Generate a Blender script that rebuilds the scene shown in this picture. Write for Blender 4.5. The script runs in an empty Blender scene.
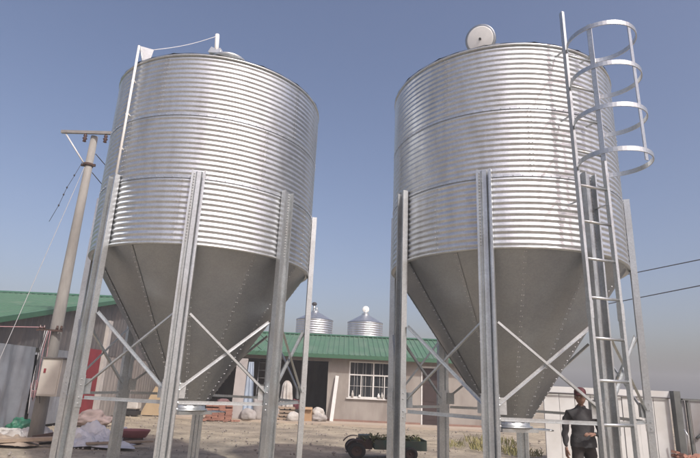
import bpy, bmesh, math, random
from mathutils import Vector, Matrix, Quaternion, noise
R = math.radians
PI = math.pi
random.seed(7)
S = bpy.context.scene
COL = S.collection

# ---------------------------------------------------------------- camera
PITCH, ROLL = R(16.216), R(2.551)
fw = Vector((0, math.cos(PITCH), math.sin(PITCH)))
up0 = Vector((0, -math.sin(PITCH), math.cos(PITCH)))
rt = Vector((1, 0, 0)) * math.cos(ROLL) + up0 * math.sin(ROLL)
up = Vector((-1, 0, 0)) * math.sin(ROLL) + up0 * math.cos(ROLL)
cd = bpy.data.cameras.new('camera')
cam = bpy.data.objects.new('camera', cd)
COL.objects.link(cam)
m = Matrix((rt, up, -fw)).transposed().to_4x4()
m.translation = Vector((0, 0, 1.62))
cam.matrix_world = m
cd.sensor_width = 36
cd.lens = 530 / 700 * 36
cd.clip_start = 0.05
cd.clip_end = 4000
S.camera = cam

# ---------------------------------------------------------------- sky and sun
SUN_AZ, SUN_EL = 33, 47          # degrees right of straight behind the camera, degrees up
w = bpy.data.worlds.new('World')
S.world = w
w.use_nodes = True
nt = w.node_tree
nt.nodes.clear()
sky = nt.nodes.new('ShaderNodeTexSky')
sky.sky_type = 'NISHITA'
sky.sun_disc = False
sky.sun_elevation = R(SUN_EL)
sky.sun_rotation = R(180 - SUN_AZ)
sky.altitude = 0
sky.air_density = 1.0
sky.dust_density = 4.6
sky.ozone_density = 1.0
bg = nt.nodes.new('ShaderNodeBackground')
bg.inputs['Strength'].default_value = 0.15
ow = nt.nodes.new('ShaderNodeOutputWorld')
tint = nt.nodes.new('ShaderNodeMix')       # the camera's slight white balance shift, the same over the whole sky
tint.data_type = 'RGBA'
tint.blend_type = 'MULTIPLY'
tint.inputs[0].default_value = 1.0
tint.inputs[7].default_value = (1.10, 1.0, 1.03, 1)
nt.links.new(sky.outputs[0], tint.inputs[6])
nt.links.new(tint.outputs[2], bg.inputs[0])
nt.links.new(bg.outputs[0], ow.inputs[0])
sd = Vector((math.sin(R(SUN_AZ)) * math.cos(R(SUN_EL)), -math.cos(R(SUN_AZ)) * math.cos(R(SUN_EL)), math.sin(R(SUN_EL))))
sl = bpy.data.lights.new('sun', 'SUN')
sl.energy = 3.0
sl.angle = R(2.0)
sl.color = (1.0, 0.97, 0.925)
so = bpy.data.objects.new('sun', sl)
so.rotation_euler = (-sd).to_track_quat('-Z', 'Y').to_euler()
so.location = (10, -10, 20)
COL.objects.link(so)
S.view_settings.view_transform = 'Standard'
S.view_settings.look = 'None'
S.view_settings.exposure = 0.0
S.view_settings.gamma = 1.0
S.view_settings.use_curve_mapping = False
S.render.engine = 'CYCLES'
S.render.resolution_x, S.render.resolution_y = 1024, 670

# ---------------------------------------------------------------- materials
MATS = {}
def mat(name, col, rough=0.7, metal=0.0, var=0.0, scale=5.0, col2=None, bump=0.0, bscale=40.0, spec=0.5,
        stretch=(1, 1, 1), rvar=0.0, spangle=0.0, coord='Object', alpha=1.0, trans=0.0, dirt=None, dirt_amt=0.0, dirt_scale=1.0):
    """Principled material; colour varies by noise between col and col2, optional spangle cells, dirt blotches and bump."""
    if name in MATS:
        return MATS[name]
    M = bpy.data.materials.new(name)
    M.use_nodes = True
    t = M.node_tree
    b = t.nodes['Principled BSDF']
    b.inputs['Base Color'].default_value = (*col, 1)
    b.inputs['Roughness'].default_value = rough
    b.inputs['Metallic'].default_value = metal
    b.inputs['Specular IOR Level'].default_value = spec
    b.inputs['Alpha'].default_value = alpha
    b.inputs['Transmission Weight'].default_value = trans
    N = lambda k: t.nodes.new(k)
    L = t.links.new
    tc = N('ShaderNodeTexCoord')
    oi = N('ShaderNodeObjectInfo')
    mp = N('ShaderNodeMapping')
    mp.inputs['Scale'].default_value = stretch
    L(tc.outputs[coord], mp.inputs['Vector'])
    ad = N('ShaderNodeVectorMath'); ad.operation = 'ADD'
    mul = N('ShaderNodeMath'); mul.operation = 'MULTIPLY'; mul.inputs[1].default_value = 37.0
    L(oi.outputs['Random'], mul.inputs[0])
    L(mp.outputs[0], ad.inputs[0]); L(mul.outputs[0], ad.inputs[1])
    vec = ad.outputs[0]
    cur = None
    if var or col2:
        n = N('ShaderNodeTexNoise'); n.inputs['Scale'].default_value = scale; n.inputs['Detail'].default_value = 7
        n.inputs['Roughness'].default_value = 0.62
        L(vec, n.inputs['Vector'])
        rp = N('ShaderNodeMapRange'); rp.inputs[1].default_value = 0.3; rp.inputs[2].default_value = 0.7
        L(n.outputs[0], rp.inputs[0])
        mx = N('ShaderNodeMix'); mx.data_type = 'RGBA'
        c2 = col2 if col2 else tuple(c * (1 - var) for c in col)
        mx.inputs[6].default_value = (*col, 1); mx.inputs[7].default_value = (*c2, 1)
        L(rp.outputs[0], mx.inputs[0])
        cur = mx.outputs[2]
        if rvar:
            rr = N('ShaderNodeMapRange'); rr.inputs[3].default_value = rough - rvar; rr.inputs[4].default_value = rough + rvar
            L(n.outputs[0], rr.inputs[0]); rr.inputs[1].default_value = 0.3; rr.inputs[2].default_value = 0.7
            L(rr.outputs[0], b.inputs['Roughness'])
    if spangle:
        v = N('ShaderNodeTexVoronoi'); v.inputs['Scale'].default_value = 55
        L(tc.outputs['Object'], v.inputs['Vector'])
        sp = N('ShaderNodeSeparateColor'); L(v.outputs['Color'], sp.inputs[0])
        mr = N('ShaderNodeMapRange'); mr.inputs[3].default_value = 1 - spangle; mr.inputs[4].default_value = 1 + spangle * 0.4
        L(sp.outputs[0], mr.inputs[0])
        mm = N('ShaderNodeMix'); mm.data_type = 'RGBA'; mm.blend_type = 'MULTIPLY'; mm.inputs[0].default_value = 1
        if cur: L(cur, mm.inputs[6])
        else: mm.inputs[6].default_value = (*col, 1)
        L(mr.outputs[0], mm.inputs[7])
        cur = mm.outputs[2]
    if dirt:
        n2 = N('ShaderNodeTexNoise'); n2.inputs['Scale'].default_value = dirt_scale; n2.inputs['Detail'].default_value = 9
        L(vec, n2.inputs['Vector'])
        r2 = N('ShaderNodeMapRange'); r2.inputs[1].default_value = 0.48; r2.inputs[2].default_value = 0.72; r2.inputs[4].default_value = dirt_amt
        L(n2.outputs[0], r2.inputs[0])
        m2 = N('ShaderNodeMix'); m2.data_type = 'RGBA'
        L(r2.outputs[0], m2.inputs[0])
        if cur: L(cur, m2.inputs[6])
        else: m2.inputs[6].default_value = (*col, 1)
        m2.inputs[7].default_value = (*dirt, 1)
        cur = m2.outputs[2]
    if cur:
        L(cur, b.inputs['Base Color'])
    if bump:
        nb = N('ShaderNodeTexNoise'); nb.inputs['Scale'].default_value = bscale; nb.inputs['Detail'].default_value = 6
        L(vec, nb.inputs['Vector'])
        bp = N('ShaderNodeBump'); bp.inputs['Strength'].default_value = bump; bp.inputs['Distance'].default_value = 0.02
        L(nb.outputs[0], bp.inputs['Height'])
        L(bp.outputs[0], b.inputs['Normal'])
    MATS[name] = M
    return M

GALV = mat('galvanised_sheet', (0.645, 0.68, 0.71), 0.41, 0.92, col2=(0.54, 0.57, 0.60), scale=1.6, spangle=0.10, rvar=0.07,
           stretch=(2.2, 2.2, 0.45), bump=0.05, bscale=4, dirt=(0.38, 0.39, 0.395), dirt_amt=0.5, dirt_scale=2.2)
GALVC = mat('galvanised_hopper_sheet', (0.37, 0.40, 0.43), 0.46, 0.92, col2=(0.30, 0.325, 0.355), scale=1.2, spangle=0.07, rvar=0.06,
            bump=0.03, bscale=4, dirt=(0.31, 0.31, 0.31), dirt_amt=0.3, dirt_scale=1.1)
GALVL = mat('galvanised_section', (0.62, 0.65, 0.66), 0.36, 0.78, col2=(0.47, 0.50, 0.51), scale=3.0, spangle=0.12, rvar=0.06,
            dirt=(0.40, 0.39, 0.37), dirt_amt=0.45, dirt_scale=2.0)
BOLT = mat('bolt_zinc', (0.55, 0.56, 0.57), 0.5, 0.75)
CAPW = mat('white_enamel', (0.80, 0.80, 0.77), 0.4, 0.0, var=0.12, scale=6)
CONCRETE = mat('weathered_concrete', (0.33, 0.32, 0.295), 0.9, col2=(0.20, 0.19, 0.175), scale=3, bump=0.4, bscale=60, stretch=(1, 1, 0.3))
PLASTER = mat('pink_beige_render', (0.36, 0.33, 0.295), 0.92, col2=(0.28, 0.255, 0.23), scale=1.3, bump=0.25, bscale=80,
              dirt=(0.21, 0.18, 0.155), dirt_amt=0.65, dirt_scale=1.4, stretch=(1.4, 1.4, 0.5))
GREENROOF = mat('green_roof_sheet', (0.09, 0.185, 0.11), 0.5, 0.0, col2=(0.07, 0.145, 0.09), scale=1.0, spec=0.5,
                dirt=(0.17, 0.24, 0.17), dirt_amt=0.5, dirt_scale=1.0)
GREENTRIM = mat('green_trim', (0.05, 0.14, 0.08), 0.5, var=0.2)
PLINTH = mat('reddish_plinth', (0.30, 0.19, 0.15), 0.9, var=0.3, scale=3, bump=0.3)
WHITE = mat('white_paint', (0.74, 0.73, 0.70), 0.55, var=0.18, scale=4)
WALLW = mat('whitewashed_panel', (0.60, 0.61, 0.60), 0.7, var=0.1, scale=1.5, dirt=(0.42, 0.40, 0.36), dirt_amt=0.5, dirt_scale=1.5)
GLASS = mat('window_glass', (0.03, 0.035, 0.04), 0.08, 0.0, spec=0.6)
IRON = mat('dark_iron', (0.06, 0.055, 0.055), 0.6, 0.5, var=0.3)
GREYSHEET = mat('grey_cladding', (0.155, 0.145, 0.14), 0.65, 0.1, col2=(0.10, 0.095, 0.095), scale=1.2, dirt=(0.20, 0.17, 0.15), dirt_amt=0.6)
INTERIOR = mat('dark_interior', (0.05, 0.047, 0.045), 0.95, var=0.3)
CURTAIN = mat('grey_plastic_film', (0.26, 0.28, 0.31), 0.28, 0.0, col2=(0.17, 0.18, 0.20), scale=2.2, spec=0.6)
FILM = mat('white_plastic_film', (0.62, 0.63, 0.66), 0.35, 0.0, col2=(0.47, 0.46, 0.46), scale=3, spec=0.5)
RED = mat('faded_red_paint', (0.27, 0.035, 0.045), 0.6, var=0.35, scale=3)
PINK = mat('faded_red_plastic', (0.27, 0.09, 0.095), 0.5, var=0.25)
BRICK = mat('red_brick', (0.36, 0.185, 0.13), 0.9, col2=(0.25, 0.125, 0.095), scale=2.5, bump=0.3)
CARD = mat('brown_cardboard', (0.40, 0.26, 0.15), 0.85, var=0.2)
WOOD = mat('grey_timber', (0.38, 0.30, 0.22), 0.85, col2=(0.26, 0.20, 0.15), scale=4, stretch=(1, 8, 8), bump=0.2)
PLY = mat('tan_plywood', (0.38, 0.29, 0.18), 0.8, var=0.2, scale=2)
SACK = mat('white_woven_sack', (0.56, 0.55, 0.52), 0.85, col2=(0.42, 0.40, 0.37), scale=4, bump=0.5, bscale=14, dirt=(0.27, 0.23, 0.19), dirt_amt=0.7, dirt_scale=3)
GREYSACK = mat('grey_woven_sack', (0.38, 0.36, 0.34), 0.85, col2=(0.28, 0.26, 0.25), scale=4, bump=0.2)
BLUEFILM = mat('pale_blue_film', (0.36, 0.43, 0.52), 0.4, var=0.25, scale=3)
GREENBAG = mat('green_plastic', (0.04, 0.20, 0.12), 0.5, var=0.3)
CARTGREEN = mat('dark_green_machine_paint', (0.035, 0.075, 0.06), 0.5, 0.1, col2=(0.06, 0.055, 0.045), scale=4)
RUST = mat('rusty_steel', (0.10, 0.06, 0.047), 0.85, 0.3, col2=(0.07, 0.05, 0.045), scale=8, bump=0.3)
RUBBER = mat('black_rubber', (0.025, 0.024, 0.024), 0.85)
CABLE = mat('black_cable', (0.03, 0.03, 0.033), 0.6)
CABLEW = mat('pale_cable', (0.60, 0.60, 0.60), 0.5)
CABLEP = mat('pink_cable', (0.42, 0.24, 0.25), 0.6)
CERAMIC = mat('brown_porcelain', (0.07, 0.035, 0.03), 0.25)
BOXM = mat('cream_meter_box', (0.58, 0.54, 0.47), 0.6, var=0.2, scale=3)
WEED = mat('weed_leaf', (0.10, 0.13, 0.045), 0.7, col2=(0.17, 0.15, 0.06), scale=6)
WEEDD = mat('dry_weed', (0.32, 0.27, 0.12), 0.8, col2=(0.16, 0.17, 0.06), scale=3)
SHIRT = mat('charcoal_shirt', (0.085, 0.083, 0.085), 0.95, col2=(0.05, 0.05, 0.053), scale=7, bump=0.8, bscale=11, spec=0.15)
TROUSER = mat('dark_trousers', (0.07, 0.062, 0.06), 0.95, col2=(0.045, 0.04, 0.04), scale=6, bump=0.8, bscale=9, spec=0.15)
SKIN = mat('skin', (0.30, 0.17, 0.12), 0.55, var=0.12, scale=10)
CAPR = mat('maroon_cap', (0.13, 0.04, 0.048), 0.8, var=0.25, scale=9)
SHOE = mat('black_shoe', (0.03, 0.028, 0.027), 0.6)
HAIR = mat('black_hair', (0.015, 0.013, 0.012), 0.5)
EYEW = mat('eye_white', (0.7, 0.68, 0.65), 0.3)
STONE = mat('gravel_stone', (0.34, 0.30, 0.26), 0.9, col2=(0.22, 0.20, 0.18), scale=6)

# ---------------------------------------------------------------- mesh helpers
class MB:
    def __init__(s):
        s.v = []; s.f = []; s.sm = []
    def add(s, vs, fs, smooth=False):
        o = len(s.v)
        s.v += [tuple(v) for v in vs]
        s.f += [tuple(i + o for i in f) for f in fs]
        s.sm += [smooth] * len(fs)
        return s
    def box(s, c, d, M=None):
        x, y, z = d[0] / 2, d[1] / 2, d[2] / 2
        vs = [Vector((a, b, e)) for a in (-x, x) for b in (-y, y) for e in (-z, z)]
        if M is not None: vs = [M @ v for v in vs]
        vs = [v + Vector(c) for v in vs]
        return s.add(vs, [(0, 1, 3, 2), (4, 6, 7, 5), (0, 4, 5, 1), (2, 3, 7, 6), (0, 2, 6, 4), (1, 5, 7, 3)])
    def span(s, lo, hi):
        return s.box([(a + b) / 2 for a, b in zip(lo, hi)], [b - a for a, b in zip(lo, hi)])
    def prism(s, prof, a, b, side, smooth=False, cap=True):
        """Extrude 2D profile (u along 'side', v along cross) from point a to b."""
        a, b = Vector(a), Vector(b)
        d = (b - a).normalized()
        u = (Vector(side) - d * d.dot(Vector(side))).normalized()
        v = d.cross(u)
        n = len(prof)
        vs = [a + u * p[0] + v * p[1] for p in prof] + [b + u * p[0] + v * p[1] for p in prof]
        fs = [(i, (i + 1) % n, (i + 1) % n + n, i + n) for i in range(n)]
        if cap: fs += [tuple(range(n - 1, -1, -1)), tuple(range(n, 2 * n))]
        return s.add(vs, fs, smooth)
    def tube(s, pts, r, n=8, smooth=True, closed=False, cap=True):
        pts = [Vector(p) for p in pts]
        N = len(pts)
        rr = r if isinstance(r, (list, tuple)) else [r] * N
        vs = []; prev = None
        for i, p in enumerate(pts):
            if closed: d = pts[(i + 1) % N] - pts[i - 1]
            else: d = pts[min(i + 1, N - 1)] - pts[max(i - 1, 0)]
            d.normalize()
            if prev is None:
                a = Vector((0, 0, 1)) if abs(d.z) < 0.9 else Vector((1, 0, 0))
                u = d.cross(a).normalized()
            else:
                u = (prev - d * d.dot(prev)).normalized()
            prev = u
            v = d.cross(u)
            vs += [p + (u * math.cos(2 * PI * k / n) + v * math.sin(2 * PI * k / n)) * rr[i] for k in range(n)]
        fs = []
        for i in range(N if closed else N - 1):
            j = (i + 1) % N
            fs += [(i * n + k, i * n + (k + 1) % n, j * n + (k + 1) % n, j * n + k) for k in range(n)]
        s.add(vs, fs, smooth)
        if cap and not closed:
            o = len(s.v) - len(vs)
            s.f += [tuple(o + k for k in range(n - 1, -1, -1)), tuple(o + (N - 1) * n + k for k in range(n))]
            s.sm += [False, False]
        return s
    def lathe(s, prof, n=32, smooth=True, M=None, a0=0, a1=2 * PI):
        full = abs(a1 - a0 - 2 * PI) < 1e-6
        m_ = n if full else n + 1
        vs = []
        for r, z in prof:
            for k in range(m_):
                a = a0 + (a1 - a0) * k / n
                vs.append(Vector((r * math.sin(a), -r * math.cos(a), z)))
        if M is not None: vs = [M @ v for v in vs]
        fs = []
        for i in range(len(prof) - 1):
            for k in range(n):
                k2 = (k + 1) % m_
                fs.append((i * m_ + k, i * m_ + k2, (i + 1) * m_ + k2, (i + 1) * m_ + k))
        return s.add(vs, fs, smooth)
    def mesh(s, name, material):
        me = bpy.data.meshes.new(name)
        me.from_pydata(s.v, [], s.f)
        me.polygons.foreach_set('use_smooth', s.sm)
        if material: me.materials.append(material)
        me.update()
        return me

def link(name, me, parent=None, loc=(0, 0, 0), rz=0.0):
    o = bpy.data.objects.new(name, me)
    COL.objects.link(o)
    o.location = loc
    o.rotation_euler = (0, 0, rz)
    if parent: o.parent = parent
    return o
def put(name, mb, material, parent=None, loc=(0, 0, 0), rz=0.0):
    return link(name, mb.mesh(name, material), parent, loc, rz)
def tag(o, label, cat, group=None):
    o['label'] = label; o['category'] = cat
    if group: o['group'] = group
    return o
def thing(name, label, cat, loc=(0, 0, 0), rz=0.0, group=None):
    return tag(link(name, None, None, loc, rz), label, cat, group)
def struct(o):
    o['kind'] = 'structure'; return o
def stuff(o):
    o['kind'] = 'stuff'; return o
def bevel(o, wdt, seg=2):
    b = o.modifiers.new('bevel', 'BEVEL'); b.width = wdt; b.segments = seg; b.limit_method = 'ANGLE'; b.angle_limit = R(40)
    return o
def pol(a, r, z=0.0):            # local silo direction: a=0 is -Y, positive towards +X
    return Vector((r * math.sin(a), -r * math.cos(a), z))

# ---------------------------------------------------------------- ground
def ground_material():
    M = bpy.data.materials.new('yard_dirt')
    M.use_nodes = True
    t = M.node_tree; b = t.nodes['Principled BSDF']
    N = lambda k: t.nodes.new(k); L = t.links.new
    tc = N('ShaderNodeTexCoord')
    def nz(sc, det=8, rg=0.6):
        n = N('ShaderNodeTexNoise'); n.inputs['Scale'].default_value = sc; n.inputs['Detail'].default_value = det; n.inputs['Roughness'].default_value = rg
        L(tc.outputs['Object'], n.inputs['Vector']); return n
    a, c, d = nz(0.16), nz(1.1), nz(14, 6)
    cr = N('ShaderNodeValToRGB')
    e = cr.color_ramp.elements
    e[0].position = 0.34; e[0].color = (0.31, 0.275, 0.225, 1)
    e[1].position = 0.66; e[1].color = (0.52, 0.455, 0.335, 1)
    L(a.outputs[0], cr.inputs[0])
    c2 = N('ShaderNodeValToRGB'); e = c2.color_ramp.elements
    e[0].position = 0.36; e[0].color = (0.62, 0.60, 0.58, 1); e[1].position = 0.64; e[1].color = (1.1, 1.07, 1.03, 1)
    L(c.outputs[0], c2.inputs[0])
    c3 = N('ShaderNodeValToRGB'); e = c3.color_ramp.elements
    e[0].position = 0.35; e[0].color = (0.72, 0.72, 0.72, 1); e[1].position = 0.7; e[1].color = (1.12, 1.12, 1.12, 1)
    L(d.outputs[0], c3.inputs[0])
    m1 = N('ShaderNodeMix'); m1.data_type = 'RGBA'; m1.blend_type = 'MULTIPLY'; m1.inputs[0].default_value = 1
    m2 = N('ShaderNodeMix'); m2.data_type = 'RGBA'; m2.blend_type = 'MULTIPLY'; m2.inputs[0].default_value = 1
    L(cr.outputs[0], m1.inputs[6]); L(c2.outputs[0], m1.inputs[7])
    L(m1.outputs[2], m2.inputs[6]); L(c3.outputs[0], m2.inputs[7])
    L(m2.outputs[2], b.inputs['Base Color'])
    b.inputs['Roughness'].default_value = 0.95
    bp = N('ShaderNodeBump'); bp.inputs['Strength'].default_value = 0.6; bp.inputs['Distance'].default_value = 0.04
    L(d.outputs[0], bp.inputs['Height']); L(bp.outputs[0], b.inputs['Normal'])
    return M
def make_ground():
    # rows/columns dense in the yard, stretching out to the horizon
    def axis(lo, hi, step):
        a = [lo + step * i for i in range(int((hi - lo) / step) + 1)]
        o = []
        d = step
        x = a[-1]
        while x < 900:
            d *= 1.6; x += d; o.append(x)
        q = []
        d = step; x = a[0]
        while x > -900:
            d *= 1.6; x -= d; q.append(x)
        return q[::-1] + a + o
    xs, ys = axis(-16, 16, 0.5), axis(-4, 40, 0.5)
    vs = []
    for y in ys:
        for x in xs:
            h = 0.0
            if -16 <= x <= 16 and -4 <= y <= 40:
                h = 0.035 * (noise.noise(Vector((x * 0.5, y * 0.5, 1.3))) - 0.6)
            vs.append((x, y, h - 0.012))
    n = len(xs)
    fs = [(j * n + i, j * n + i + 1, (j + 1) * n + i + 1, (j + 1) * n + i) for j in range(len(ys) - 1) for i in range(n - 1)]
    mb = MB(); mb.add(vs, fs, True)
    o = struct(link('ground', mb.mesh('ground', ground_material())))
    return o
make_ground()
# loose stones on the yard: nobody could count them
mb = MB()
for i in range(1500):
    y = random.uniform(10.5, 24); x = random.uniform(-0.6 * y, 0.62 * y)
    r = random.choice((0.012, 0.018, 0.025, 0.03, 0.045)) * random.uniform(0.7, 1.3)
    M = Matrix.Rotation(random.uniform(0, 6), 3, 'Z') @ Matrix.Rotation(random.uniform(0, 1), 3, 'X')
    vs = [M @ Vector((a * random.uniform(.6, 1.1) * r, b * random.uniform(.6, 1.1) * r, c * random.uniform(.5, .9) * r)) + Vector((x, y, r * 0.25))
          for a, b, c in ((1, 0, 0), (-1, 0, 0), (0, 1, 0), (0, -1, 0), (0, 0, 1), (0, 0, -1))]
    mb.add(vs, [(0, 2, 4), (2, 1, 4), (1, 3, 4), (3, 0, 4), (2, 0, 5), (1, 2, 5), (3, 1, 5), (0, 3, 5)])
o = stuff(put('loose_stones', mb, STONE)); tag(o, 'small loose stones scattered over the dirt yard', 'stones')

# concrete apron along the front of the green-roofed building
mb = MB(); mb.span((-6.9, 22.55, -0.1), (6.3, 23.92, 0.055))
struct(put('concrete_apron', mb, mat('apron_concrete', (0.46, 0.39, 0.31), 0.92, col2=(0.36, 0.30, 0.24), scale=1.2, bump=0.3, bscale=30)))

# ---------------------------------------------------------------- silos
RD = 1.83; Z_EAVE = 3.441; TIER = 1.0367; Z_RIM = Z_EAVE + 3 * TIER
R_OUT, Z_OUT = 0.285, 1.16

def sheet_mesh(seed=0):
    n, per, ang = 12, 10, R(72.0)
    flat = 0.022
    prof = [(RD + 0.002, 0.0), (RD + 0.002, flat)]
    H = TIER - 2 * flat
    for i in range(n * per + 1):
        t_ = i / (n * per)
        ph = t_ * n * 2 * PI
        c = 0.5 - 0.5 * math.cos(ph)
        prof.append((RD + 0.002 + 0.0165 * c, flat + H * t_))
    prof.append((RD + 0.002, TIER))
    mb = MB(); mb.lathe(prof, 18, True, None, 0, ang + R(0.9))
    out_ = []
    for v in mb.v:
        a_ = math.atan2(v[0], -v[1]); k_ = 1 + (0.0035 * noise.noise(Vector((a_ * 3.2, v[2] * 2.2, seed * 7.7))) + 0.0014 * noise.noise(Vector((a_ * 11, v[2] * 5, seed * 3.1)))) / RD * min(1, v[2] * 8, (TIER - v[2]) * 8 + 0.0)
        out_.append((v[0] * k_, v[1] * k_, v[2]))
    mb.v = out_
    me = mb.mesh('wall_sheet', GALV)
    return me
def hexbolt(mb, p, nrm, r=0.011, h=0.011):
    nrm = Vector(nrm).normalized()
    a = Vector((0, 0, 1)); u = nrm.cross(a).normalized(); v = nrm.cross(u)
    k6 = [(math.cos(PI * k / 3), math.sin(PI * k / 3)) for k in range(6)]
    vs = [p + (u * c + v * s_) * r for c, s_ in k6] + [p + nrm * h + (u * c + v * s_) * r * 0.8 for c, s_ in k6]
    mb.add(vs, [(k, (k + 1) % 6, (k + 1) % 6 + 6, k + 6) for k in range(6)] + [tuple(range(6, 12))])

_cache = {}
def silo_meshes():
    c = _cache
    c['sheet'] = [sheet_mesh(i) for i in range(5)]
    # vertical seam bolts of one sheet
    mb = MB()
    for i in range(12):
        z = 0.022 + (TIER - 0.044) * (i + 0.5) / 12
        for da in (-0.012, 0.014):
            hexbolt(mb, pol(da, RD + 0.0185, z), pol(da, 1), 0.010, 0.009)
    c['seam_bolts'] = mb.mesh('seam_bolts', BOLT)
    # ring lap strip between tiers with its bolts
    mb = MB()
    mb.lathe([(RD + 0.001, -0.030), (RD + 0.020, -0.028), (RD + 0.021, -0.002), (RD + 0.006, 0.022), (RD + 0.001, 0.022)], 72, False)
    mb.sm = [False] * len(mb.f)
    c['lap'] = mb.mesh('lap_band', GALV)
    mb = MB()
    for k in range(90):
        a = 2 * PI * k / 90
        hexbolt(mb, pol(a, RD + 0.0205, -0.015), pol(a, 1), 0.008, 0.008)
    c['lap_bolts'] = mb.mesh('lap_bolts', BOLT)
    # hopper panel 30 deg, joggled overlap along one edge
    mb = MB()
    n = 6; rows = 8
    vs = []
    for j in range(rows + 1):
        t_ = j / rows
        r_ = RD - 0.03 + (R_OUT - RD + 0.03) * t_; z = Z_EAVE + (Z_OUT - Z_EAVE) * t_
        for k in range(n + 2):
            a = R(30.0) * k / n if k <= n else R(30.0) + 0.05 / max(r_, 0.4)
            off = 0.006 if k > n else (0.006 if k == n else 0.0)
            vs.append(pol(a, r_ + (0.008 if k >= n else 0.0), z))
    for j in range(rows):
        for k in range(n + 1):
            b = j * (n + 2) + k
            mb.f.append((b, b + 1, b + n + 3, b + n + 2)); mb.sm.append(k < n - 1)
    mb.v += [tuple(v) for v in vs]
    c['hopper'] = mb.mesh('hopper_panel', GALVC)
    nv = Vector((Z_EAVE - Z_OUT, 0, -(RD - R_OUT)))
    mb = MB()
    for j in range(34):
        t_ = (j + 0.6) / 34.5
        r_ = RD - 0.03 + (R_OUT - RD + 0.03) * t_; z = Z_EAVE + (Z_OUT - Z_EAVE) * t_
        for da in ((0.012,) if j % 2 else (0.012, 0.038)):
            a = R(30.0) + da / max(r_, 0.35)
            nn = pol(a, Z_EAVE - Z_OUT, -(RD - R_OUT))
            hexbolt(mb, pol(a, r_ + 0.009, z), nn, 0.0085, 0.007)
    c['hopper_bolts'] = mb.mesh('hopper_bolts', BOLT)
    mb = MB()   # angle ring where the drum meets the hopper
    mb.lathe([(RD - 0.05, -0.012), (RD + 0.026, -0.012), (RD + 0.026, 0.016), (RD + 0.004, 0.016)], 72)
    mb.lathe([(RD - 0.05, -0.012), (RD - 0.045, -0.004), (RD + 0.0, -0.004)], 72)
    c['base_ring'] = mb.mesh('base_ring', GALVL)
    mb = MB()
    mb.lathe([(RD + 0.0, -0.02), (RD + 0.028, -0.02), (RD + 0.032, -0.004), (RD + 0.028, 0.012), (RD - 0.03, 0.026)], 72)
    c['eave_ring'] = mb.mesh('eave_ring', GALVL)
    # roof panel 22.5 deg with a raised rib
    mb = MB()
    r0, r1, z0, z1 = RD + 0.03, 0.30, 0.02, 0.95
    a = R(22.5)
    for (aa, ab, h0, h1) in ((0, 0.03, 0.0, 0.012), (0.03, 0.06, 0.012, 0.0)):
        mb.add([pol(aa / 1.0, r0, z0 + h0), pol(ab, r0, z0 + h1), pol(ab * 2.5, r1, z1 + h1), pol(aa * 2.5, r1, z1 + h0)], [(0, 1, 2, 3)])
    mb.add([pol(0.06, r0, z0), pol(a / 2, r0, z0), pol(a, r0, z0), pol(a, r1, z1), pol(a / 2, r1, z1), pol(0.15, r1, z1)], [(0, 1, 4, 5), (1, 2, 3, 4)])
    c['roof'] = mb.mesh('roof_panel', GALV)
    mb = MB()
    mb.lathe([(0.30, 0.90), (0.31, 1.06), (0.335, 1.065), (0.335, 1.09), (0.27, 1.09), (0.27, 0.92)], 32)
    c['collar'] = mb.mesh('roof_collar', GALVL)
    mb = MB()
    mb.lathe([(R_OUT + 0.006, Z_OUT + 0.03), (R_OUT + 0.012, Z_OUT - 0.05), (R_OUT + 0.05, Z_OUT - 0.052), (R_OUT + 0.05, Z_OUT - 0.072), (R_OUT - 0.03, Z_OUT - 0.075), (R_OUT - 0.03, Z_OUT)], 32)
    c['outlet'] = mb.mesh('outlet_collar', GALVL)
    mb = MB()
    mb.box((0, 0, Z_OUT - 0.105), (0.62, 0.56, 0.05)); mb.box((0.46, 0, Z_OUT - 0.105), (0.30, 0.30, 0.016))
    mb.tube([(0.60, -0.13, Z_OUT - 0.105), (0.68, -0.13, Z_OUT - 0.105), (0.68, 0.13, Z_OUT - 0.105), (0.60, 0.13, Z_OUT - 0.105)], 0.012)
    c['slide'] = mb.mesh('slide_gate', GALVL)
    # leg: lipped channel open to the outside, ribbed web
    t_ = 0.006; hw = 0.101; dp = 0.085; lip = 0.028
    outer = [(-hw + lip, dp), (-hw, dp), (-hw, 0), (-0.045, 0), (-0.028, 0.026), (0.028, 0.026), (0.045, 0), (hw, 0), (hw, dp), (hw - lip, dp)]
    inner = [(-hw + lip, dp - t_), (-hw + t_, dp - t_), (-hw + t_, t_), (-0.048, t_), (-0.030, 0.026 + t_), (0.030, 0.026 + t_), (0.048, t_), (hw - t_, t_), (hw - t_, dp - t_), (hw - lip, dp - t_)]
    mb = MB()
    y0 = RD + 0.024
    LT = 4.553
    vs = []
    for z in (0.0, LT):
        vs += [(x, -(y0 + y), z) for x, y in outer] + [(x, -(y0 + y), z) for x, y in inner]
    n = len(outer); m2 = 2 * n
    fs = []
    for i in range(n - 1):
        fs.append((i, i + 1, m2 + i + 1, m2 + i))
        fs.append((n + i + 1, n + i, m2 + n + i, m2 + n + i + 1))
        fs.append((m2 + i, m2 + i + 1, m2 + n + i + 1, m2 + n + i))
        fs.append((i + 1, i, n + i, n + i + 1))
    for i in (0, n - 1):
        fs.append((i, n + i, m2 + n + i, m2 + i))
    mb.add(vs, fs)
    c['leg'] = mb.mesh('leg', GALVL)
    mb = MB()
    for i in range(24):      # bolts through the web into the drum
        z = Z_EAVE + 0.05 + i * 0.045
        for x in (-0.07, 0.07):
            hexbolt(mb, Vector((x, -(y0 + t_), z)), (0, -1, 0), 0.011, 0.010)
    c['leg_bolts'] = mb.mesh('leg_bolts', BOLT)
    mb = MB()
    mb.box((0, -(y0 - 0.004), 1.36), (0.212, 0.006, 0.42))
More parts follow.
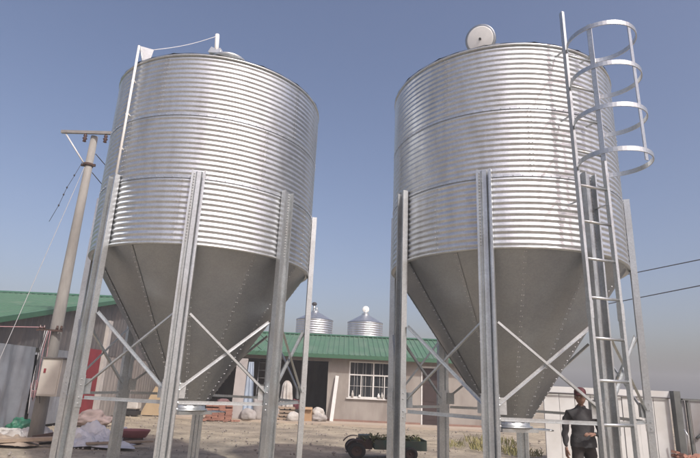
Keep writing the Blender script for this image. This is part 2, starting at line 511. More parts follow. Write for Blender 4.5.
    for s_ in (-1, 1):
        mb.box((s_ * (hw + 0.0045), -(y0 + 0.043), 1.36), (0.007, 0.09, 0.42))
        for z in (1.20, 1.28, 1.44, 1.52):
            hexbolt(mb, Vector((s_ * (hw + 0.008), -(y0 + 0.045), z)), (s_, 0, 0), 0.012, 0.012)
    c['splice'] = mb.mesh('splice_plate', GALVL)
    mb = MB(); mb.box((0, -(y0 + 0.04), 0.012), (0.34, 0.26, 0.024))
    c['foot'] = mb.mesh('base_plate', GALVL)
    # bay braces between leg k (a=0) and k+1 (a=45)
    RB = RD + 0.03
    A, B = pol(0, RB), pol(R(45), RB)
    out = pol(R(22.5), 1)
    e = (B - A).normalized() * 0.10
    ang = lambda q, th: [(0, 0), (q, 0), (q, th), (th, th), (th, q), (0, q)]
    zl, zu = 1.43, 2.44
    def bar(p, q, prof, side):
        mm = MB(); mm.prism(prof, p, q, side); return mm
    Zv = Vector((0, 0, 1))
    off = out * 0.020
    c['brace_a'] = bar(A + e + Zv * zu + off, B - e + Zv * zl + off, ang(0.038, 0.006), Zv).mesh('diagonal_brace', GALVL)
    c['brace_b'] = bar(A + e + Zv * zl - out * 0.012, B - e + Zv * zu - out * 0.012, ang(0.038, 0.006), Zv).mesh('diagonal_brace', GALVL)
    c['strut'] = bar(A + e * 1.1 + Zv * 1.255, B - e * 1.1 + Zv * 1.255, [(0, 0), (0.045, 0), (0.045, 0.006), (0.006, 0.006), (0.006, 0.045), (0, 0.045)], Zv).mesh('horizontal_strut', GALVL)
    M_ = Matrix.Rotation(R(22.5), 3, 'Z')
    c['gusset'] = [MB().box(P_ + Zv * zl + out * 0.003, (0.13, 0.008, 0.20), M_).mesh('gusset_plate', GALVL) for P_ in (A + e * 1.25, B - e * 1.25)]
silo_meshes()

def build_silo(label, loc, rz, tier_phase, hop_phase):
    c = _cache
    s = thing('grain_silo', label, 'silo', (*loc, 0), rz, 'raised hopper silos')
    for t_ in range(3):
        for k in range(5):
            sh = link('wall_sheet', c['sheet'][(k * 2 + t_ * 3 + int(rz > 0)) % 5], s, (0, 0, Z_EAVE + TIER * t_), R(tier_phase[t_] + 72 * k))
            sh.scale = (1 + 0.0006 * (k % 2) + 0.0004 * t_,) * 2 + (1,)
            stuff(link('seam_bolts', c['seam_bolts'], sh))
    for t_ in (1, 2):
        lb = link('lap_band', c['lap'], s, (0, 0, Z_EAVE + TIER * t_))
        stuff(link('lap_bolts', c['lap_bolts'], lb))
    link('eave_ring', c['eave_ring'], s, (0, 0, Z_RIM))
    link('base_ring', c['base_ring'], s, (0, 0, Z_EAVE))
    for k in range(12):
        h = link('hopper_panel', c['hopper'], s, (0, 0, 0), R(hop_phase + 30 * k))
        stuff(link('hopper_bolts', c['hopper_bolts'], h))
    for k in range(16):
        link('roof_panel', c['roof'], s, (0, 0, Z_RIM), R(22.5 * k))
    link('roof_collar', c['collar'], s, (0, 0, Z_RIM))
    link('outlet_collar', c['outlet'], s)
    link('slide_gate', c['slide'], s, (0, 0, 0), R(40))
    for k in range(8):
        lg = link('leg', c['leg'], s, (0, 0, 0), R(45 * k))
        stuff(link('leg_bolts', c['leg_bolts'], lg))
        link('splice_plate', c['splice'], lg)
        link('base_plate', c['foot'], lg)
        link('diagonal_brace', c['brace_a'], s, (0, 0, 0), R(45 * k))
        link('diagonal_brace', c['brace_b'], s, (0, 0, 0), R(45 * k))
        st = link('horizontal_strut', c['strut'], s, (0, 0, 0), R(45 * k))
        for g_ in c['gusset']: link('gusset_plate', g_, st)
    return s

silo_l = build_silo('left galvanised silo with white conduit pipe and bracket at its rim', (-2.556, 9.229), R(8.53), (-8, 30, -24), 0)
silo_r = build_silo('right galvanised silo with caged ladder and open round hatch lid', (2.572, 8.579), R(-23.26), (-23, 20, 55), 15)

def to_local(s, loc, rz):
    return Matrix.Rotation(-rz, 4, 'Z') @ Matrix.Translation((-loc[0], -loc[1], 0))
ML = to_local(silo_l, (-2.556, 9.229), R(8.53))
MR = to_local(silo_r, (2.572, 8.579), R(-23.26))

# left silo: vent post with cap at the apex, conduit pipe, triangular bracket, rope
def local_put(name, mb, material, parent, M):
    mb.v = [tuple(M @ Vector(v)) for v in mb.v]
    return put(name, mb, material, parent)
mb = MB(); mb.lathe([(0.0, 0.10), (0.10, 0.085), (0.30, 0.03), (0.35, 0.0), (0.35, -0.045), (0.33, -0.045)], 32)
mb.v = [(v[0], v[1], v[2] + Z_RIM + 1.095) for v in mb.v]
lid = put('roof_lid', mb, GALVL, silo_l)
mb = MB()
mb.tube([(-2.80, 9.15, 7.72), (-2.83, 9.15, 8.21)], 0.042, 10)
vp = local_put('vent_post', mb, CAPW, silo_l, ML)
mb = MB(); mb.box((-2.81, 9.13, 7.76), (0.22, 0.18, 0.07)); mb.box((-2.88, 9.08, 7.80), (0.09, 0.02, 0.13), Matrix.Rotation(R(25), 3, 'Y')); mb.box((-2.72, 9.08, 7.79), (0.09, 0.02, 0.11), Matrix.Rotation(R(-35), 3, 'Y'))
local_put('post_base', mb, GALVL, vp, ML)
d = Vector((math.sin(R(216.467)), math.cos(R(216.467)), 0))
base = Vector((-2.556, 9.229, 0)) + d * 1.905 + Vector((0.045, -0.03, 0))
mb = MB(); mb.tube([base + Vector((0, 0, 4.2)), base + Vector((0, 0, 6.86))], 0.020, 10)
for z in (4.4, 5.0, 5.6, 6.2):
    mb.box(base + Vector((0, 0.03, z)), (0.055, 0.06, 0.02))
pipe = local_put('conduit_pipe', mb, CAPW, silo_l, ML)
mb = MB()
q = base + Vector((0.0, 0.02, 0))
tri = [q + Vector((0, 0, 6.875)), q + Vector((0.225, 0.05, 6.845)), q + Vector((0.165, 0.04, 6.46)), q + Vector((0.11, 0.03, 6.46))]
mb.add(tri + [v + Vector((-0.003, 0.012, 0)) for v in tri], [(0, 3, 2, 1), (4, 5, 6, 7), (0, 1, 5, 4), (1, 2, 6, 5), (2, 3, 7, 6), (3, 0, 4, 7)])
mb.box(q + Vector((0.14, 0.06, 6.52)), (0.06, 0.10, 0.16))
mb.tube([q + Vector((0.012, -0.01, 6.86)), q + Vector((0.118, 0.02, 6.47))], 0.012, 6)
local_put('bracket_plate', mb, GALVL, silo_l, ML)
mb = MB()
a_, b_ = q + Vector((0.21, 0.05, 6.84)), Vector((-2.83, 9.15, 8.18))
mb.tube([a_.lerp(b_, i / 10) - Vector((0, 0, 0.05 * math.sin(PI * i / 10))) for i in range(11)], 0.006, 5)
local_put('stay_rope', mb, CABLEW, silo_l, ML)

# right silo: open round lid
def frame_to(nrm, c):
    nrm = Vector(nrm).normalized()
    M = nrm.to_track_quat('Z', 'Y').to_matrix().to_4x4(); M.translation = Vector(c); return M
ln = (-0.42, -0.86, -0.30)
LC = Vector((2.275, 8.5, 7.90))
mb = MB()
MM = frame_to(ln, LC)
mb.lathe([(0.0, 0.006), (0.225, 0.004), (0.245, 0.0), (0.25, -0.02)], 40, True, MM)
lid = local_put('hatch_lid', mb, CAPW, silo_r, MR)
mb = MB()
mb.lathe([(0.235, 0.0), (0.272, 0.002), (0.282, -0.01), (0.282, -0.085), (0.27, -0.09), (0.0, -0.10)], 40, True, MM)
local_put('lid_rim', mb, GALVC, silo_r, MR)
mb = MB(); mb.tube([MM @ Vector((0, 0, 0.0)), MM @ Vector((0, 0, 0.03))], 0.022, 10)
local_put('lid_handle', mb, IRON, silo_r, MR)
mb = MB(); mb.tube([(2.32, 8.56, 7.62), (2.36, 8.60, 7.80), (2.30, 8.56, 7.88)], 0.02, 8)
local_put('lid_hinge', mb, GALVL, silo_r, MR)

# right silo: ladder with safety cage
AN = 0.307
tv = Vector((math.cos(AN), math.sin(AN), 0)); nv = Vector((math.sin(AN), -math.cos(AN), 0))
def lc(z): return Vector((3.204 - 0.008 * (z - 4), 6.577 + 0.009 * (z - 4), z))
HWL = 0.238
mb = MB()
for s_, zt in ((-1, 6.96), (1, 6.84)):
    prof = [(-0.030, -0.020), (0.030, -0.020), (0.030, 0.020), (-0.030, 0.020)]
    mb.prism(prof, lc(0.02) + tv * s_ * HWL, lc(zt) + tv * s_ * HWL, nv)
for z in (4.05, 5.3, 6.35):
    for s_ in (-1, 1):
        p0 = lc(z) + tv * s_ * (HWL - 0.02); mb.box(p0 - nv * 0.115, (0.035, 0.23, 0.008), Matrix.Rotation(AN, 3, 'Z'))
for s_ in (-1, 1):       # splice sleeves on the rails
    mb.box(lc(2.62) + tv * s_ * HWL, (0.048, 0.072, 0.22), Matrix.Rotation(AN, 3, 'Z'))
ladder = local_put('ladder', mb, GALVL, silo_r, MR)
for i in range(13):
    z = 6.242 - 0.496 * i
    mb = MB(); mb.tube([lc(z) - tv * (HWL + 0.015), lc(z) + tv * (HWL + 0.015)], 0.019, 8)
    local_put('rung', mb, GALVL, ladder, MR)
for i in range(4):
    z = 6.285 - 0.6 * i
    c0 = lc(z) + tv * 0.054 + nv * 0.36
    mb = MB()
    a0, a1 = -0.98, PI + 0.98
    # flat strip bent to a hoop, from one rail round to the other
    ri, ro, hh = 0.428, 0.440, 0.030
    pts = []
    n = 44
    for k in range(n + 1):
        a = a0 + (a1 - a0) * k / n
        dv = tv * math.cos(a) + nv * math.sin(a)
        pts.append((c0 + dv * ri, c0 + dv * ro))
    pts = [(lc(z) + tv * (HWL + 0.022), lc(z) + tv * (HWL + 0.030))] + pts + [(lc(z) - tv * (HWL + 0.022), lc(z) - tv * (HWL + 0.030))]
    vs = []
    for i_, o_ in pts:
        vs += [i_ - Vector((0, 0, hh)), o_ - Vector((0, 0, hh)), o_ + Vector((0, 0, hh)), i_ + Vector((0, 0, hh))]
    fs = []
    for k in range(len(pts) - 1):
        for j in range(4):
            fs.append((k * 4 + j, k * 4 + (j + 1) % 4, k * 4 + 4 + (j + 1) % 4, k * 4 + 4 + j))
    fs += [(3, 2, 1, 0), tuple(len(vs) - 4 + j for j in range(4))]
    mb.add(vs, fs)
    local_put('cage_hoop', mb, GALVL, ladder, MR)
for a in (R(82), R(152)):
    dv = tv * math.cos(a) + nv * math.sin(a)
    mb = MB(); p0 = lc(4.36) + tv * 0.054 + nv * 0.36 + dv * 0.425; p1 = lc(6.33) + tv * 0.054 + nv * 0.36 + dv * 0.425
    mb.prism([(-0.006, -0.026), (0.006, -0.026), (0.006, 0.026), (-0.006, 0.026)], p0, p1, dv)
    local_put('cage_bar', mb, GALVL, ladder, MR)

# ---------------------------------------------------------------- far silos behind the building
def far_silo(label, x, y, r, zr, vent):
    s = thing('distant_silo', label, 'silo', (x, y, 0), R(10), 'silos behind the green roof')
    h = 1.02
    for t_ in range(3):
        prof = []
        for i in range(61):
            c = 0.5 - 0.5 * math.cos(2 * PI * 6 * i / 60)
            prof.append((r + 0.03 * c, h * i / 60))
        mb = MB(); mb.lathe(prof, 48)
        put('wall_ring', mb, GALV, s, (0, 0, zr - h * (t_ + 1) + 0.012 * t_))
    mb = MB(); mb.lathe([(r + 0.06, zr - 0.02), (0.28, zr + 0.62), (0.28, zr + 0.72), (0.0, zr + 0.74)], 24, False); put('roof', mb, GALV, s)
    mb = MB(); mb.lathe([(r, zr - 3 * h), (0.3, zr - 3 * h - 1.6), (0.3, zr - 3 * h - 1.75)], 40); put('hopper', mb, GALVC, s)
    for k in range(8):
        a = 2 * PI * k / 8
        mb = MB(); mb.box((0, -(r + 0.07), (zr - 2 * h) / 2), (0.18, 0.07, zr - 2 * h)); put('leg', mb, GALVL, s, (0, 0, 0), a)
    vent(s, zr)
    return s
def vent_a(s, zr):
    mb = MB(); mb.tube([(-0.1, 0, zr + 0.7), (-0.1, 0, zr + 1.15)], 0.10, 10); mb.tube([(0.1, -0.1, zr + 0.6), (0.1, -0.1, zr + 1.0)], 0.06, 8); put('vent_pipe', mb, GALVL, s)
    mb = MB(); mb.lathe([(0.0, 0.16), (0.14, 0.12), (0.22, 0.0), (0.14, -0.12), (0.0, -0.16)], 16); put('vent_cap', mb, IRON, s, (-0.1, 0, zr + 1.25))
def vent_b(s, zr):
    mb = MB(); mb.tube([(0, 0, zr + 0.7), (0, 0, zr + 0.95)], 0.12, 10); put('vent_pipe', mb, GALVL, s)
    mb = MB(); mb.lathe([(0, 0.04), (0.24, 0.03), (0.27, 0), (0.27, -0.06), (0, -0.08)], 24, True, frame_to((-0.15, -1, 0.1), (0, -0.05, zr + 1.05))); put('hatch_lid', mb, CAPW, s)
far_silo('small distant silo with dark round vent cap behind the green roof', -2.45, 42, 1.42, 6.27, vent_a)
far_silo('small distant silo with white disc lid behind the green roof', 1.52, 42, 1.36, 6.22, vent_b)

# ---------------------------------------------------------------- ribbed roof panels
def ribbed_panel(wd, run, rise, ribs=3, th=0.03):
    """local: x 0..wd along eave, y 0..run, z rises; rib cross-section"""
    xs = []
    st = wd / ribs
    for k in range(ribs):
        b = k * st
        xs += [(b, 0), (b + st * 0.32, 0), (b + st * 0.42, th), (b + st * 0.62, th), (b + st * 0.72, 0)]
    xs.append((wd, 0))
    mb = MB()
    n = len(xs)
    vs = [(x, 0, z) for x, z in xs] + [(x, run, rise + z) for x, z in xs]
    vs += [(x, 0, z - 0.012) for x, z in xs] + [(x, run, rise + z - 0.012) for x, z in xs]
    fs = [(i, i + 1, n + i + 1, n + i) for i in range(n - 1)] + [(2 * n + i + 1, 2 * n + i, 3 * n + i, 3 * n + i + 1) for i in range(n - 1)]
    fs += [(i + 1, i, 2 * n + i, 2 * n + i + 1) for i in range(n - 1)]
    mb.add(vs, fs)
    return mb.mesh('roof_panel', GREENROOF)

# ---------------------------------------------------------------- long green-roofed building
BX0, BX1, BY, BD = -7.0, 6.2, 24.0, 6.4
EZ, RZ = 2.78, 3.88
bld = thing('farm_building', 'long pinkish building with green ribbed roof behind the two silos', 'building', (0, BY, 0))
def bwall(name, lo, hi, m_=PLASTER, par=bld):
    mb = MB(); mb.span(lo, hi); return put(name, mb, m_, par)
ZT = 2.66
# front wall pieces around the wide opening, the window and the door
OX0, OX1 = -6.05, -0.68
WX0, WX1, WZ0, WZ1 = 0.24, 2.36, 1.03, 2.56
DX0, DX1, DZ = 3.40, 4.27, 2.47
bwall('front_wall', (BX0, 0, -0.1), (OX0, 0.24, ZT))
def holed(xs, zs, solid):
    """wall slab with openings: one welded mesh of grid cells"""
    bm = bmesh.new()
    for i in range(len(xs) - 1):
        for j_ in range(len(zs) - 1):
            if solid(i, j_):
                for (x, z) in ((0, 0),):
                    vv = [bm.verts.new((xs[i + a], 0.0, zs[j_ + b])) for a, b in ((0, 0), (1, 0), (1, 1), (0, 1))]
                    bm.faces.new(vv)
    bmesh.ops.remove_doubles(bm, verts=bm.verts, dist=1e-4)
    r_ = bmesh.ops.extrude_face_region(bm, geom=bm.faces[:])
    bmesh.ops.translate(bm, verts=[v for v in r_['geom'] if isinstance(v, bmesh.types.BMVert)], vec=(0, 0.24, 0))
    bmesh.ops.recalc_face_normals(bm, faces=bm.faces)
    me = bpy.data.meshes.new('front_wall'); bm.to_mesh(me); bm.free(); me.materials.append(PLASTER)
    return me
link('front_wall', holed((OX1, WX0, WX1, DX0, DX1, BX1), (-0.1, 0.0, WZ0, DZ, WZ1, ZT), lambda i, j_: not (i == 1 and j_ in (2, 3)) and not (i == 3 and j_ in (0, 1, 2))), bld)
mb = MB(); mb.span((OX0 - 0.15, -0.012, 2.50), (OX1 + 0.15, 0.235, ZT - 0.003)); put('lintel', mb, mat('grey_lintel', (0.27, 0.25, 0.23), 0.8, var=0.2), bld)
bwall('back_wall', (BX0, BD - 0.24, -0.1), (BX1, BD, ZT))
for x in (BX0, BX1 - 0.24):
    mb = MB()
    prof = [(0.245, -0.1), (BD - 0.245, -0.1), (BD - 0.245, ZT), (BD / 2, RZ - 0.1), (0.245, ZT)]
    mb.add([(x, y, z) for y, z in prof] + [(x + 0.24, y, z) for y, z in prof], [(0, 1, 2, 3, 4), (9, 8, 7, 6, 5)] + [(i, 5 + i, 5 + (i + 1) % 5, (i + 1) % 5) for i in range(5)])
    put('end_wall', mb, PLASTER, bld)
mb = MB(); mb.span((OX1 + 0.1, 0.245, 0), (OX1 + 0.25, BD - 0.25, ZT)); put('partition_wall', mb, INTERIOR, bld)
mb = MB(); mb.span((BX0 + 0.25, 0.05, 0.0), (BX1 - 0.25, BD - 0.25, 0.06)); put('floor_slab', mb, mat('shed_floor', (0.18, 0.16, 0.14), 0.9, var=0.3), bld)
for a, b in ((BX0 - 0.02, OX0), (OX1, DX0 - 0.05), (DX1 + 0.05, BX1 + 0.02)): bwall('plinth', (a, -0.10, -0.05), (b, -0.002, 0.13), PLINTH)
# roof
run = BD / 2 + 0.45; rise = RZ - EZ
pm = ribbed_panel(0.94, run, rise, 4)
roof = thing('roof', '', '', (0, 0, 0)); del roof['label']; del roof['category']
roof.parent = bld
mb = MB(); x0, x1 = BX0 - 0.3, BX1 + 0.3
mb.add([(x0, BD / 2 - 0.16, RZ - 0.0), (x1, BD / 2 - 0.16, RZ - 0.0), (x1, BD / 2, RZ + 0.075), (x0, BD / 2, RZ + 0.075), (x1, BD / 2 + 0.16, RZ), (x0, BD / 2 + 0.16, RZ)], [(0, 1, 2, 3), (3, 2, 4, 5)])
bpy.data.objects.remove(roof)
roof = put('roof', mb, GREENTRIM, bld)
k = 0
x = x0
while x < x1 - 0.5:
    link('roof_panel', pm, roof, (x, -0.45, EZ + random.uniform(0, 0.004)), 0)
    link('roof_panel', pm, roof, (x + 0.94, BD + 0.45, EZ + random.uniform(0, 0.004)), PI)
    x += 0.925
mb = MB(); mb.span((x0, -0.47, EZ - 0.15), (x1, -0.445, EZ + 0.012)); put('eave_fascia', mb, GREENTRIM, bld)
mb = MB(); mb.span((x0, -0.44, ZT + 0.002), (x1, BD + 0.3, ZT + 0.03)); put('soffit', mb, mat('grey_soffit', (0.20, 0.19, 0.18), 0.9), bld)
# window
win = put('window', MB().span((WX0, 0.10, WZ0), (WX1, 0.115, WZ1)), GLASS, bld)
fr = MB()
f = 0.055
for (a, b) in (((WX0, WZ0), (WX1, WZ0 + f)), ((WX0, WZ1 - f), (WX1, WZ1)), ((WX0, WZ0 + f), (WX0 + f, WZ1 - f)), ((WX1 - f, WZ0 + f), (WX1, WZ1 - f))):
    fr.span((a[0], 0.0 - 0.012, a[1]), (b[0], 0.098, b[1]))
zt = 1.99
fr.span((WX0 + f, 0.02, zt - 0.03), (WX1 - f, 0.095, zt + 0.03))
xm = 1.31
fr.span((xm - 0.03, 0.022, WZ0 + f), (xm + 0.03, 0.094, zt - 0.031)); fr.span((xm - 0.03, 0.022, zt + 0.031), (xm + 0.03, 0.094, WZ1 - f))
for xx in (0.78, 1.80):
    fr.span((xx - 0.018, 0.03, WZ0 + f), (xx + 0.018, 0.093, zt - 0.031))
put('window_frame', fr, WHITE, win)
put('window_sill', MB().span((WX0 - 0.08, -0.09, WZ0 - 0.05), (WX1 + 0.08, 0.0 - 0.002, WZ0 - 0.004)), WHITE, win)
for i in range(16):
    xx = WX0 + 0.12 + i * 0.123
    mb = MB(); mb.tube([(xx, 0.075, WZ0 + f), (xx, 0.075, WZ1 - f)], 0.008, 5); put('security_bar', mb, WHITE if i % 3 else IRON, win)
mb = MB(); mb.tube([(WX0 + f, 0.073, 1.52), (WX1 - f, 0.073, 1.52)], 0.01, 5); put('cross_bar', mb, WHITE, win)
# door on the right
dr = put('door', MB().span((DX0 + 0.05, 0.12, 0.0), (DX1 - 0.05, 0.16, DZ - 0.06)), mat('dark_door', (0.055, 0.035, 0.032), 0.5, var=0.3, scale=4), bld)
fr = MB(); fr.span((DX0 - 0.01, -0.02, DZ - 0.07), (DX1 + 0.01, 0.11, DZ + 0.01)); fr.span((DX0 - 0.01, -0.02, 0), (DX0 + 0.05, 0.11, DZ - 0.071)); fr.span((DX1 - 0.05, -0.02, 0), (DX1 + 0.01, 0.11, DZ - 0.071))
put('door_frame', fr, WHITE, dr)
mb = MB()
for z in (0.5, 1.25, 1.95): put('door_panel', MB().span((DX0 + 0.14, 0.105, z - 0.25), (DX1 - 0.14, 0.119, z + 0.25)), MATS['dark_door'], dr)
mb = MB(); mb.tube([(DX1 - 0.12, 0.06, 1.05), (DX1 - 0.12, 0.06, 1.2)], 0.012, 6); put('door_handle', mb, BOLT, dr)

# bottles and jars on the inner sill of the window
for i, (xx, hh, rr, mm_) in enumerate(((0.42, 0.30, 0.05, SACK), (0.72, 0.14, 0.05, WHITE), (1.55, 0.22, 0.055, WHITE), (1.70, 0.26, 0.05, SACK), (1.93, 0.20, 0.09, IRON))):
    mb = MB(); mb.lathe([(0, 0), (rr, 0), (rr, hh * 0.65), (rr * 0.45, hh * 0.8), (rr * 0.45, hh), (0, hh)], 12)
    lb = ['tall pale bottle at the left end of the window sill', 'short white jar on the window sill', 'white jar right of the window mullion', 'tall white bottle right of the window mullion', 'dark round pot at the right end of the window sill'][i]
    tag(put('bottle', mb, mm_, None, (xx, BY - 0.045, WZ0 - 0.002)), lb, 'bottle', 'bottles on the window sill')

# ---------------------------------------------------------------- left shed with green roof, gable end towards the yard
GX = -9.0; AY, AZ = 21.6, 4.55; NY, NZ = 12.6, 2.62; FY, FZ = 30.6, 2.62
shed = thing('open_shed', 'grey clad shed with green roof behind the concrete pole at left', 'shed', (0, 0, 0))
pm2 = ribbed_panel(0.94, AY - NY + 0.35, AZ - NZ + 0.08, 4)
mb = MB()
mb.add([(GX + 0.3, AY - 0.18, AZ + 0.0), (-26, AY - 0.18, AZ), (-26, AY, AZ + 0.09), (GX + 0.3, AY, AZ + 0.09), (-26, AY + 0.18, AZ), (GX + 0.3, AY + 0.18, AZ)], [(0, 3, 2, 1), (3, 5, 4, 2)])
sroof = put('roof', mb, GREENTRIM, shed)
x = GX + 0.3 - 0.94
while x > -26:
    link('roof_panel', pm2, sroof, (x, NY - 0.35, NZ - 0.08), 0)
    link('roof_panel', pm2, sroof, (x + 0.94, FY + 0.35, NZ - 0.08), PI)
    x -= 0.925
# verge trim along the gable edge
mb = MB()
for (ya, za, yb, zb) in ((NY - 0.35, NZ - 0.08, AY, AZ), (FY + 0.35, FZ - 0.08, AY, AZ)):
    pts = [(GX + 0.30, ya, za + 0.035), (GX + 0.30, yb, zb + 0.035), (GX + 0.30, yb, zb - 0.11), (GX + 0.30, ya, za - 0.11)]
    mb.add(pts + [(p[0] + 0.03, p[1], p[2]) for p in pts], [(0, 1, 2, 3), (7, 6, 5, 4), (0, 4, 5, 1), (1, 5, 6, 2), (2, 6, 7, 3), (3, 7, 4, 0)])
put('verge_trim', mb, GREENTRIM, shed)
# gable cladding: separate upright sheets from 2.3 m up to the roof slope
def roofz(y): return AZ - (abs(y - AY)) * (AZ - NZ) / (AY - NY) - 0.06
y = NY
k = 0
while y < FY - 0.01:
    y2 = min(y + 0.9, FY)
    zb = 2.22
    mb = MB(); n = 9
    vs = []
    for i in range(n + 1):
        yy = y + (y2 - y) * i / n
        xo = GX + (0.02 if i % 3 == 1 else 0.0) + 0.003 * (k % 2)
        vs += [(xo, yy, zb), (xo, yy, max(roofz(yy), zb + 0.02))]
    mb.add(vs, [(2 * i, 2 * i + 2, 2 * i + 3, 2 * i + 1) for i in range(n)])
    put('cladding_sheet', mb, GREYSHEET, shed)
    if y > 19.9:
        mb = MB()
        mb.add([(v[0], v[1], 0.0 if j % 2 == 0 else zb + 0.03) for j, v in enumerate(vs)], [(2 * i, 2 * i + 2, 2 * i + 3, 2 * i + 1) for i in range(n)])
        mb.v = [(v[0] - 0.02, v[1], v[2]) for v in mb.v]
        put('cladding_sheet', mb, mat('pale_grey_cladding', (0.30, 0.275, 0.255), 0.8, var=0.3, scale=1.5, dirt=(0.18, 0.15, 0.13), dirt_amt=0.6), shed)
    y = y2; k += 1
for yy in (12.8, 15.9, 18.1):
    put('post', MB().span((GX - 0.14, yy - 0.07, -0.1), (GX - 0.02, yy + 0.07, 2.24)), GREYSHEET, shed)
put('door_post', MB().span((GX - 0.02, 20.25, -0.1), (GX + 0.14, 20.52, 3.5)), mat('pale_post', (0.52, 0.49, 0.46), 0.8, var=0.2), shed)
put('beam', MB().span((GX - 0.13, NY, 2.245), (GX - 0.012, 19.9, 2.40)), GREYSHEET, shed)
put('red_door', MB().span((GX + 0.03, 18.75, 0.05), (GX + 0.08, 20.1, 2.40)), RED, shed)['label'] = 'faded red sheet door'
mb = MB(); mb.span((-26, NY, -0.1), (-25.8, FY, 2.4)); mb.span((-25.8, FY - 0.2, -0.1), (GX - 0.1, FY, 2.4)); put('rear_wall', mb, INTERIOR, shed)
mb = MB(); mb.span((-25.8, NY, -0.1), (GX - 0.15, NY + 0.15, 2.4)); put('side_wall', mb, GREYSHEET, shed)
# hanging plastic film in the open bays
def drape(y0, y1, z0, z1, x, seed, amp=0.09, n=40, rows=14):
    vs = []
    for j in range(rows + 1):
        z = z0 + (z1 - z0) * j / rows
        for i in range(n + 1):
            yy = y0 + (y1 - y0) * i / n
            a = amp * (1.2 - 0.7 * j / rows)
            xo = x + a * noise.noise(Vector((yy * 2.2 + seed, z * 0.35, seed))) * 1.6 + 0.04 * noise.noise(Vector((yy * 7, z * 1.2, seed + 3)))
            vs.append((xo, yy, z))
    w_ = n + 1
    return MB().add(vs, [(j * w_ + i, j * w_ + i + 1, (j + 1) * w_ + i + 1, (j + 1) * w_ + i) for j in range(rows) for i in range(n)], True)
for i, (a, b) in enumerate(((12.9, 15.8), (16.0, 18.0))):
    tag(put('plastic_curtain', drape(a, b, 0.05, 2.23, GX + 0.12, 3 + i * 5), CURTAIN),
        ['grey plastic film hung in the shed bay at the left picture edge', 'grey plastic film hung in the shed bay behind the concrete pole'][i], 'curtain', 'plastic films hung along the shed')

# ---------------------------------------------------------------- concrete utility pole with its fittings
PX, PY = -7.19, 13.45
up_ = thing('utility_pole', 'tapered concrete power pole with crossarm and meter box at left', 'utility pole', (PX, PY, 0))
mb = MB(); mb.tube([(0, 0, -0.3), (0, 0, 2.6), (0, 0, 5.2), (0.02, 0, 7.86)], [0.165, 0.145, 0.118, 0.09], 20); put('pole_shaft', mb, CONCRETE, up_)
mb = MB(); mb.prism([(-0.04, -0.035), (0.04, -0.035), (0.04, 0.035), (-0.04, 0.035)], (-0.83, -0.14, 7.90), (0.86, -0.14, 7.93), (0, 0, 1)); ca = put('crossarm', mb, mat('rust_grey_angle', (0.31, 0.295, 0.285), 0.7, 0.3, var=0.3), up_)
mb = MB(); mb.tube([(-0.70, -0.13, 7.84), (-0.08, -0.12, 7.03)], 0.022, 6); put('arm_brace', mb, CABLEW, up_)
for xx in (-0.16, 0.40, 0.80):
    mb = MB(); mb.lathe([(0, 0.0), (0.03, 0.0), (0.055, -0.05), (0.03, -0.08), (0.065, -0.13), (0.035, -0.17), (0.05, -0.22), (0.0, -0.24)], 12)
    put('insulator', mb, CERAMIC, ca, (xx, -0.14, 7.86))
mb = MB(); mb.lathe([(0.10, -0.04), (0.128, -0.04), (0.128, 0.04), (0.10, 0.04)], 20); mb.box((0.15, 0, 0), (0.08, 0.05, 0.07)); mb.box((-0.15, 0, 0), (0.08, 0.05, 0.07))
put('clamp_band', mb, RUST, up_, (0, 0, 7.01))
mb = MB(); mb.box((-0.06, -0.19, 2.55), (0.62, 0.05, 0.05)); la = put('lower_arm', mb, RUST, up_)
for xx in (-0.30, -0.20, 0.12, 0.22):
    mb = MB(); mb.lathe([(0, 0), (0.03, 0), (0.035, 0.05), (0.02, 0.06), (0.03, 0.09), (0, 0.10)], 10); put('insulator', mb, CERAMIC if xx < 0 else RUST, la, (xx, -0.19, 2.575))
mb = MB(); mb.box((0.27, -0.26, 1.455), (0.48, 0.26, 0.86)); mx_ = bevel(put('meter_box', mb, BOXM, up_), 0.012)
mb = MB(); mb.box((0.27, -0.40, 1.455), (0.42, 0.014, 0.78)); put('box_door', mb, BOXM, mx_)
mb = MB(); mb.box((0.27, -0.26, 1.90), (0.56, 0.34, 0.03)); put('box_roof', mb, GREYSHEET, mx_)
mb = MB(); mb.box((0.14, -0.412, 1.60), (0.05, 0.012, 0.10)); put('box_latch', mb, RED, mx_)
for i in range(9):
    mb = MB(); x0 = random.uniform(-0.34, 0.02); z0 = 2.54
    pts = []
    zb = random.uniform(0.55, 1.3); x1_ = random.uniform(-0.26, 0.12); ph_ = random.uniform(0, 6)
    for k in range(12):
        t_ = k / 11
        pts.append((x0 + (x1_ - x0) * t_ * 0.7 + 0.05 * math.sin(4 * t_ + ph_) * t_, -0.21 - 0.05 * math.sin(PI * t_) - 0.02 * i / 9, z0 + (zb - z0) * t_))
    mb.tube(pts, 0.009, 5); put('loose_cable', mb, (CABLE, CABLEW, CABLEP, CABLE)[i % 4], up_)
mb = MB(); pts = []
for k in range(60):
    a = k * 0.62; pts.append((-0.12 + 0.09 * math.cos(a), -0.20 - 0.0008 * k, 1.08 + 0.13 * math.sin(a) + 0.003 * k))
mb.tube(pts, 0.009, 5); put('cable_coil', mb, CABLEP, up_)

